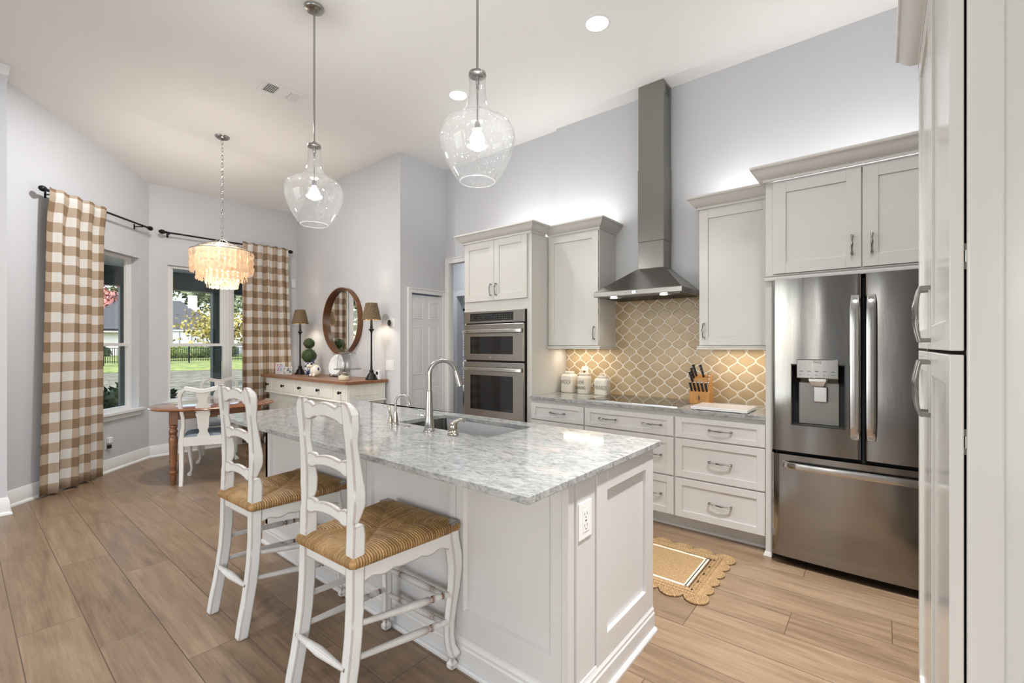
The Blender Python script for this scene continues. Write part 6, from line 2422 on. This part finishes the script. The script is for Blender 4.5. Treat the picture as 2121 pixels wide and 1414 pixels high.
b = MB()
b.box(-70, -6.9, -30, 60, -0.62, -0.60)
struct(b.build('trim_4', BANK, smooth=0), 'ground beneath the pond')
b = MB()
dirn = Vector((-0.975, 0.22, 0)).normalized()
side = Vector((dirn.y, -dirn.x, 0))
def strip(d0, d1, z0, z1, name, mat, label, cat='lawn', n=24):
    b = MB()
    rw = random.Random(int(d0 * 10))
    g = []
    for i in range(n + 1):
        s = -45 + 90 * i / n
        j0, j1 = rw.uniform(-0.4, 0.4), rw.uniform(-0.4, 0.4)
        p0 = dirn * (d0 + j0) + side * s
        p1 = dirn * (d1 + j1) + side * s
        g.append([(p0.x, p0.y, z0), ((p0.x + p1.x) / 2, (p0.y + p1.y) / 2, (z0 + z1) / 2 + 0.05), (p1.x, p1.y, z1)])
    b.grid(g)
    g2 = [[(p[0], p[1], p[2] - 0.6) for p in r] for r in g]
    b.grid(g2)
    o = b.build(name, mat, smooth=60)
    o['kind'] = 'stuff'
    o['label'] = label
    o['category'] = cat
    return o
strip(16.0, 41.0, -0.46, -0.46, 'pond', WATER, 'rippled pond behind the house', 'pond')
strip(7.3, 16.2, -0.10, -0.30, 'near_bank', BANK, 'grassy bank on the near side of the pond')
strip(40.5, 43.0, -0.44, -0.18, 'far_bank', GRASS, 'rough grass along the far edge of the pond')
strip(42.8, 75.0, -0.20, 0.60, 'lawn', GRASS, 'sunny lawn on the far side of the pond')

# porch
OUTP = lambda xo: [(xo, -6), (-5.75, -6), (-5.75, -0.06), (-7.45, 1.63), (-7.45, 7.5), (xo, 7.5)]
pch = thing('porch', 'covered porch with dark green beam and posts outside the bay', 'porch', (-9, 2, 0))
b = MB()
b.prism(OUTP(-10.35), (0, 0, -0.14), UX, UY, UZ, 0, 0.12)
b.build('slab', paint('porch_concrete', (0.38, 0.37, 0.34), 0.8), pch, smooth=0)
b = MB()
b.prism(OUTP(-10.6), (0, 0, 2.72), UX, UY, UZ, 0, 0.08)
b.build('soffit', PCEIL, pch, smooth=0)
b = MB()
b.box(-10.2, -9.98, -6, 7.5, 2.40, 2.72)
b.build('beam', PORCH, pch, smooth=0, bevel=0.01)
for y_ in (-2.0, 1.86, 3.235, 6.4):
    b = MB()
    w_ = 0.075
    b.box(-10.15, -10.0, y_ - w_, y_ + w_, -0.02, 2.40)
    b.build('post', PORCH, pch, smooth=0, bevel=0.008)
b = MB()
b.prism(OUTP(-10.7), (0, 0, 2.80), UX, UY, UZ, 0, 0.5)
b.build('roof', ROOFG, pch, smooth=0)

b = MB()  # unseen slabs added to block the sun
b.box(-5.7, 1.2, -8.2, -4.78, 2.95, 3.1)
b.box(1.2, 3.0, -8.2, 0.5, 2.95, 3.1)
struct(b.build('sun_block_eaves', PCEIL, smooth=0), 'unseen eaves added to keep the sun out of the south and east openings')

# houses across the pond
def P3(d, s, z_=0.0):
    p = dirn * d + side * s
    return Vector((p.x, p.y, z_))
h1 = thing('house', 'neighbouring house with a dark hipped roof and white chimney', 'house', tuple(P3(62, -2)))
c = Vector((-60.5, 16.5, 0))
fu = Vector((0.28, 0.96, 0)).normalized()
fw = Vector((-0.96, 0.28, 0)).normalized()
b = MB()
b.obox(c, fu, fw, UZ, (-9, 8), (0, 9), (0.3, 3.2))
b.build('wall', STUCCO, h1, smooth=0)
b = MB()
r0 = [c + fu * -9.8 + fw * -0.7 + UZ * 3.1, c + fu * 3.2 + fw * -0.7 + UZ * 3.1, c + fu * 3.2 + fw * 9.7 + UZ * 3.1, c + fu * -9.8 + fw * 9.7 + UZ * 3.1]
r1 = [c + fu * -6.0 + fw * 4.5 + UZ * 6.7, c + fu * -0.6 + fw * 4.5 + UZ * 6.7, c + fu * -0.6 + fw * 4.7 + UZ * 6.7, c + fu * -6.0 + fw * 4.7 + UZ * 6.7]
b.loft([r0, r1])
b.build('roof', ROOFD, h1, smooth=0)
b = MB()
b.obox(c, fu, fw, UZ, (0.1, 1.0), (3.2, 4.2), (3.6, 7.3))
b.build('chimney', STUCCO, h1, smooth=0)
b = MB()
b.obox(c, fu, fw, UZ, (-1.6, 3.6), (-3.0, -0.1), (0.4, 2.9))
b.obox(c, fu, fw, UZ, (-1.7, 3.7), (-3.1, 0.5), (2.9, 3.05))
en = b.build('screened_porch', SCREENW, h1, smooth=0)
b = MB()
for k in range(6):
    q_ = -1.62 + k * 1.04
    b.obox(c, fu, fw, UZ, (q_, q_ + 0.06), (-3.06, -3.0), (0.3, 2.9))
b.build('screen_post', paint('screen_frame_dark', (0.20, 0.20, 0.20), 0.5), en, smooth=0)
b = MB()
b.obox(c, fu, fw, UZ, (-4.6, -2.0), (-0.15, -0.02), (0.4, 2.7))
b.build('brick_panel', paint('brown_brick', (0.11, 0.06, 0.045), 0.9), h1, smooth=0)
h2 = thing('house', 'white neighbouring house with a pale grey roof', 'house', (-64.5, 9, 0))
c = Vector((-64.0, 5.0, 0))
b = MB()
b.obox(c, fu, fw, UZ, (-9, 6), (0, 9), (0.2, 2.9))
b.build('wall', STUCCO, h2, smooth=0)
b = MB()
b.loft([[c + fu * a + fw * d + UZ * 2.75 for a, d in ((-10, -0.9), (7.0, -0.9), (7.0, 9.5), (-10, 9.5))], [c + fu * a + fw * d + UZ * 5.3 for a, d in ((-7, 4.2), (3.2, 4.2), (3.2, 4.4), (-7, 4.4))]])
b.build('roof', ROOFG, h2, smooth=0)

# trees: trunk plus a crown of leaf cards
def tree(label, base, h, cr, rr, col, seed, n=1500, leaf=0.16, squash=0.8, name='tree', low=0.0):
    r_ = random.Random(seed)
    base = Vector(base)
    t = thing(name, label, 'tree', tuple(base), 'trees outside')
    m = M('leaf_' + str(seed), rough=0.8)
    nn = m.noise(objvec(m), 1.6, 3, 0.6)
    m.set('Base Color', m.mix(nn, col[0], col[1]))
    b = MB()
    pts = [base, base + Vector((0.1, 0.05, h * 0.5)), base + Vector((0.0, 0.1, h + cr * 0.3))]
    b.tube(pts, [0.16 * cr / 2.5, 0.11 * cr / 2.5, 0.03], 8)
    top = base + UZ * h
    for i in range(9):
        a = 2 * PI * i / 9
        e = top + Vector((math.cos(a) * cr * 0.8, math.sin(a) * cr * 0.8, r_.uniform(-0.3, 0.6) * cr))
        b.tube([base + UZ * h * 0.6, (base + UZ * h * 0.9 + e) / 2, e], [0.05, 0.035, 0.012], 6)
    b.build('trunk', paint('bark_' + str(seed), (0.12, 0.09, 0.07), 0.9), t, smooth=60)
    b = MB()
    cl = []
    for i in range(46):
        u_ = Vector((r_.gauss(0, 1), r_.gauss(0, 1), r_.gauss(0, 1) * squash)).normalized() * (r_.uniform(0.35, 1.0) * cr)
        cl.append(top + Vector((u_.x, u_.y, u_.z * squash + low)))
    for i in range(n):
        c_ = cl[i % len(cl)] + Vector((r_.gauss(0, 1), r_.gauss(0, 1), r_.gauss(0, 0.7))) * rr
        a = Vector((r_.gauss(0, 1), r_.gauss(0, 1), r_.gauss(0, 1))).normalized()
        q_ = a.cross(Vector((r_.gauss(0, 1), r_.gauss(0, 1), r_.gauss(0, 1)))).normalized()
        s = leaf * r_.uniform(0.6, 1.3)
        b.F([b.V(c_ - a * s), b.V(c_ + q_ * s * 0.55), b.V(c_ + a * s), b.V(c_ - q_ * s * 0.55)])
    b.build('foliage', m.m, t, smooth=0)
    return t


tree('yellow-green leafy tree on the near bank before the dark-roofed house', (-22.5, 7.6, -0.4), 2.6, 1.55, 0.32, ((0.16, 0.17, 0.03), (0.42, 0.34, 0.09)), 1, 1700, 0.085, 0.55)
tree('red-leaved tree behind the pale-roofed house', (-70, 11.6, 0), 5.2, 4.2, 0.9, ((0.30, 0.10, 0.085), (0.52, 0.27, 0.24)), 2, 2600, 0.30)
tree('tall pine behind the dark-roofed house on the left', (-74, 15.0, 0), 9.5, 3.6, 0.9, ((0.05, 0.08, 0.03), (0.22, 0.23, 0.08)), 3, 2000, 0.34)
tree('tall pine beside the white chimney', (-72, 23.0, 0), 9.5, 4.5, 1.0, ((0.05, 0.08, 0.04), (0.20, 0.24, 0.10)), 4, 2600, 0.34)
tree('grey-green tree at the right of the lawn', (-62, 27.0, 0), 6.5, 4.2, 1.0, ((0.07, 0.10, 0.06), (0.20, 0.24, 0.14)), 5, 2600, 0.32)
tree('broad green tree north of the porch', (-24, 16.0, -0.4), 5.0, 3.0, 0.7, ((0.06, 0.10, 0.03), (0.25, 0.30, 0.10)), 6, 2600, 0.18)
tree('leafy tree beside the angled window', (-15.5, -4.5, -0.3), 3.4, 2.6, 0.6, ((0.06, 0.11, 0.03), (0.30, 0.32, 0.10)), 7, 2600, 0.15)
tree('leafy tree left of the pond', (-20.0, -9.5, -0.3), 4.5, 3.0, 0.7, ((0.05, 0.09, 0.03), (0.24, 0.28, 0.10)), 8, 2400, 0.17)


def bush(label, c, r, sz, col, seed, n=900, leaf=0.12):
    r_ = random.Random(seed)
    m = M('bush_leaf_' + str(seed), rough=0.8)
    nn = m.noise(objvec(m), 2.2, 3, 0.6)
    m.set('Base Color', m.mix(nn, col[0], col[1]))
    b = MB()
    c = Vector(c)
    b.sphere(c + UZ * r * sz * 0.8, r * 0.92, 20, 12, sz)
    for i in range(n):
        u_ = Vector((r_.gauss(0, 1), r_.gauss(0, 1), r_.gauss(0, 1))).normalized()
        p = c + UZ * r * sz * 0.8 + Vector((u_.x * r, u_.y * r, u_.z * r * sz)) * r_.uniform(0.9, 1.05)
        q_ = u_.cross(Vector((r_.gauss(0, 1), r_.gauss(0, 1), r_.gauss(0, 1)))).normalized()
        e = (u_ + q_.cross(u_) * 0.8).normalized()
        b.F([b.V(p - q_ * leaf * 0.4), b.V(p + e * leaf), b.V(p + q_ * leaf * 0.4), b.V(p - e * leaf * 0.6)])
    return tag(b.build('bush', m.m, smooth=0), label, 'bush', 'bushes outside')


bush('clipped round bush on the far lawn', (-54.2, 15.1, 0.05), 1.75, 0.46, ((0.07, 0.12, 0.025), (0.16, 0.21, 0.06)), 31)
bush('bright yellow-green bush left of the clipped one', (-54.5, 12.8, 0.05), 1.3, 0.62, ((0.20, 0.24, 0.03), (0.36, 0.38, 0.08)), 32)
bush('dark bush right of the clipped one', (-55.0, 18.2, 0.05), 1.5, 0.7, ((0.03, 0.06, 0.02), (0.10, 0.14, 0.05)), 33)
bush('dark bush before the white house', (-60.5, 9.2, 0.05), 0.9, 0.8, ((0.03, 0.06, 0.02), (0.10, 0.14, 0.05)), 34)
bush('low dark shrub at the edge of the porch by the angled window', (-11.2, 2.25, -0.15), 0.62, 0.75, ((0.02, 0.045, 0.015), (0.08, 0.12, 0.04)), 35, 500, 0.10)
bush('low leafy shrub at the edge of the porch farther left', (-11.4, 1.15, -0.15), 0.66, 0.72, ((0.02, 0.05, 0.015), (0.12, 0.16, 0.05)), 36, 500, 0.10)

fn = thing('fence', 'black iron picket fence along the far lawn', 'fence', tuple(P3(46.5, 0, 0)))
b = MB()
f0, f1 = Vector((-43.5, 3.5, 0.0)), Vector((-47.6, 22.0, 0.0))
fd_ = (f1 - f0).normalized()
fn_ = Vector((fd_.y, -fd_.x, 0))
L_ = (f1 - f0).length
for z_ in (0.14, 1.16):
    b.obox(f0, fd_, fn_, UZ, (0, L_), (-0.02, 0.02), (z_, z_ + 0.045))
k = 0.0
while k < L_:
    b.obox(f0, fd_, fn_, UZ, (k, k + 0.032), (-0.016, 0.016), (0.05, 1.22))
    k += 0.14
b.build('pickets', BLACK, fn, smooth=0)
k = 0.6
while k < L_:
    b = MB()
    b.obox(f0, fd_, fn_, UZ, (k, k + 0.08), (-0.04, 0.04), (-0.1, 1.36))
    b.build('post', BLACK, fn, smooth=0)
    k += 2.9
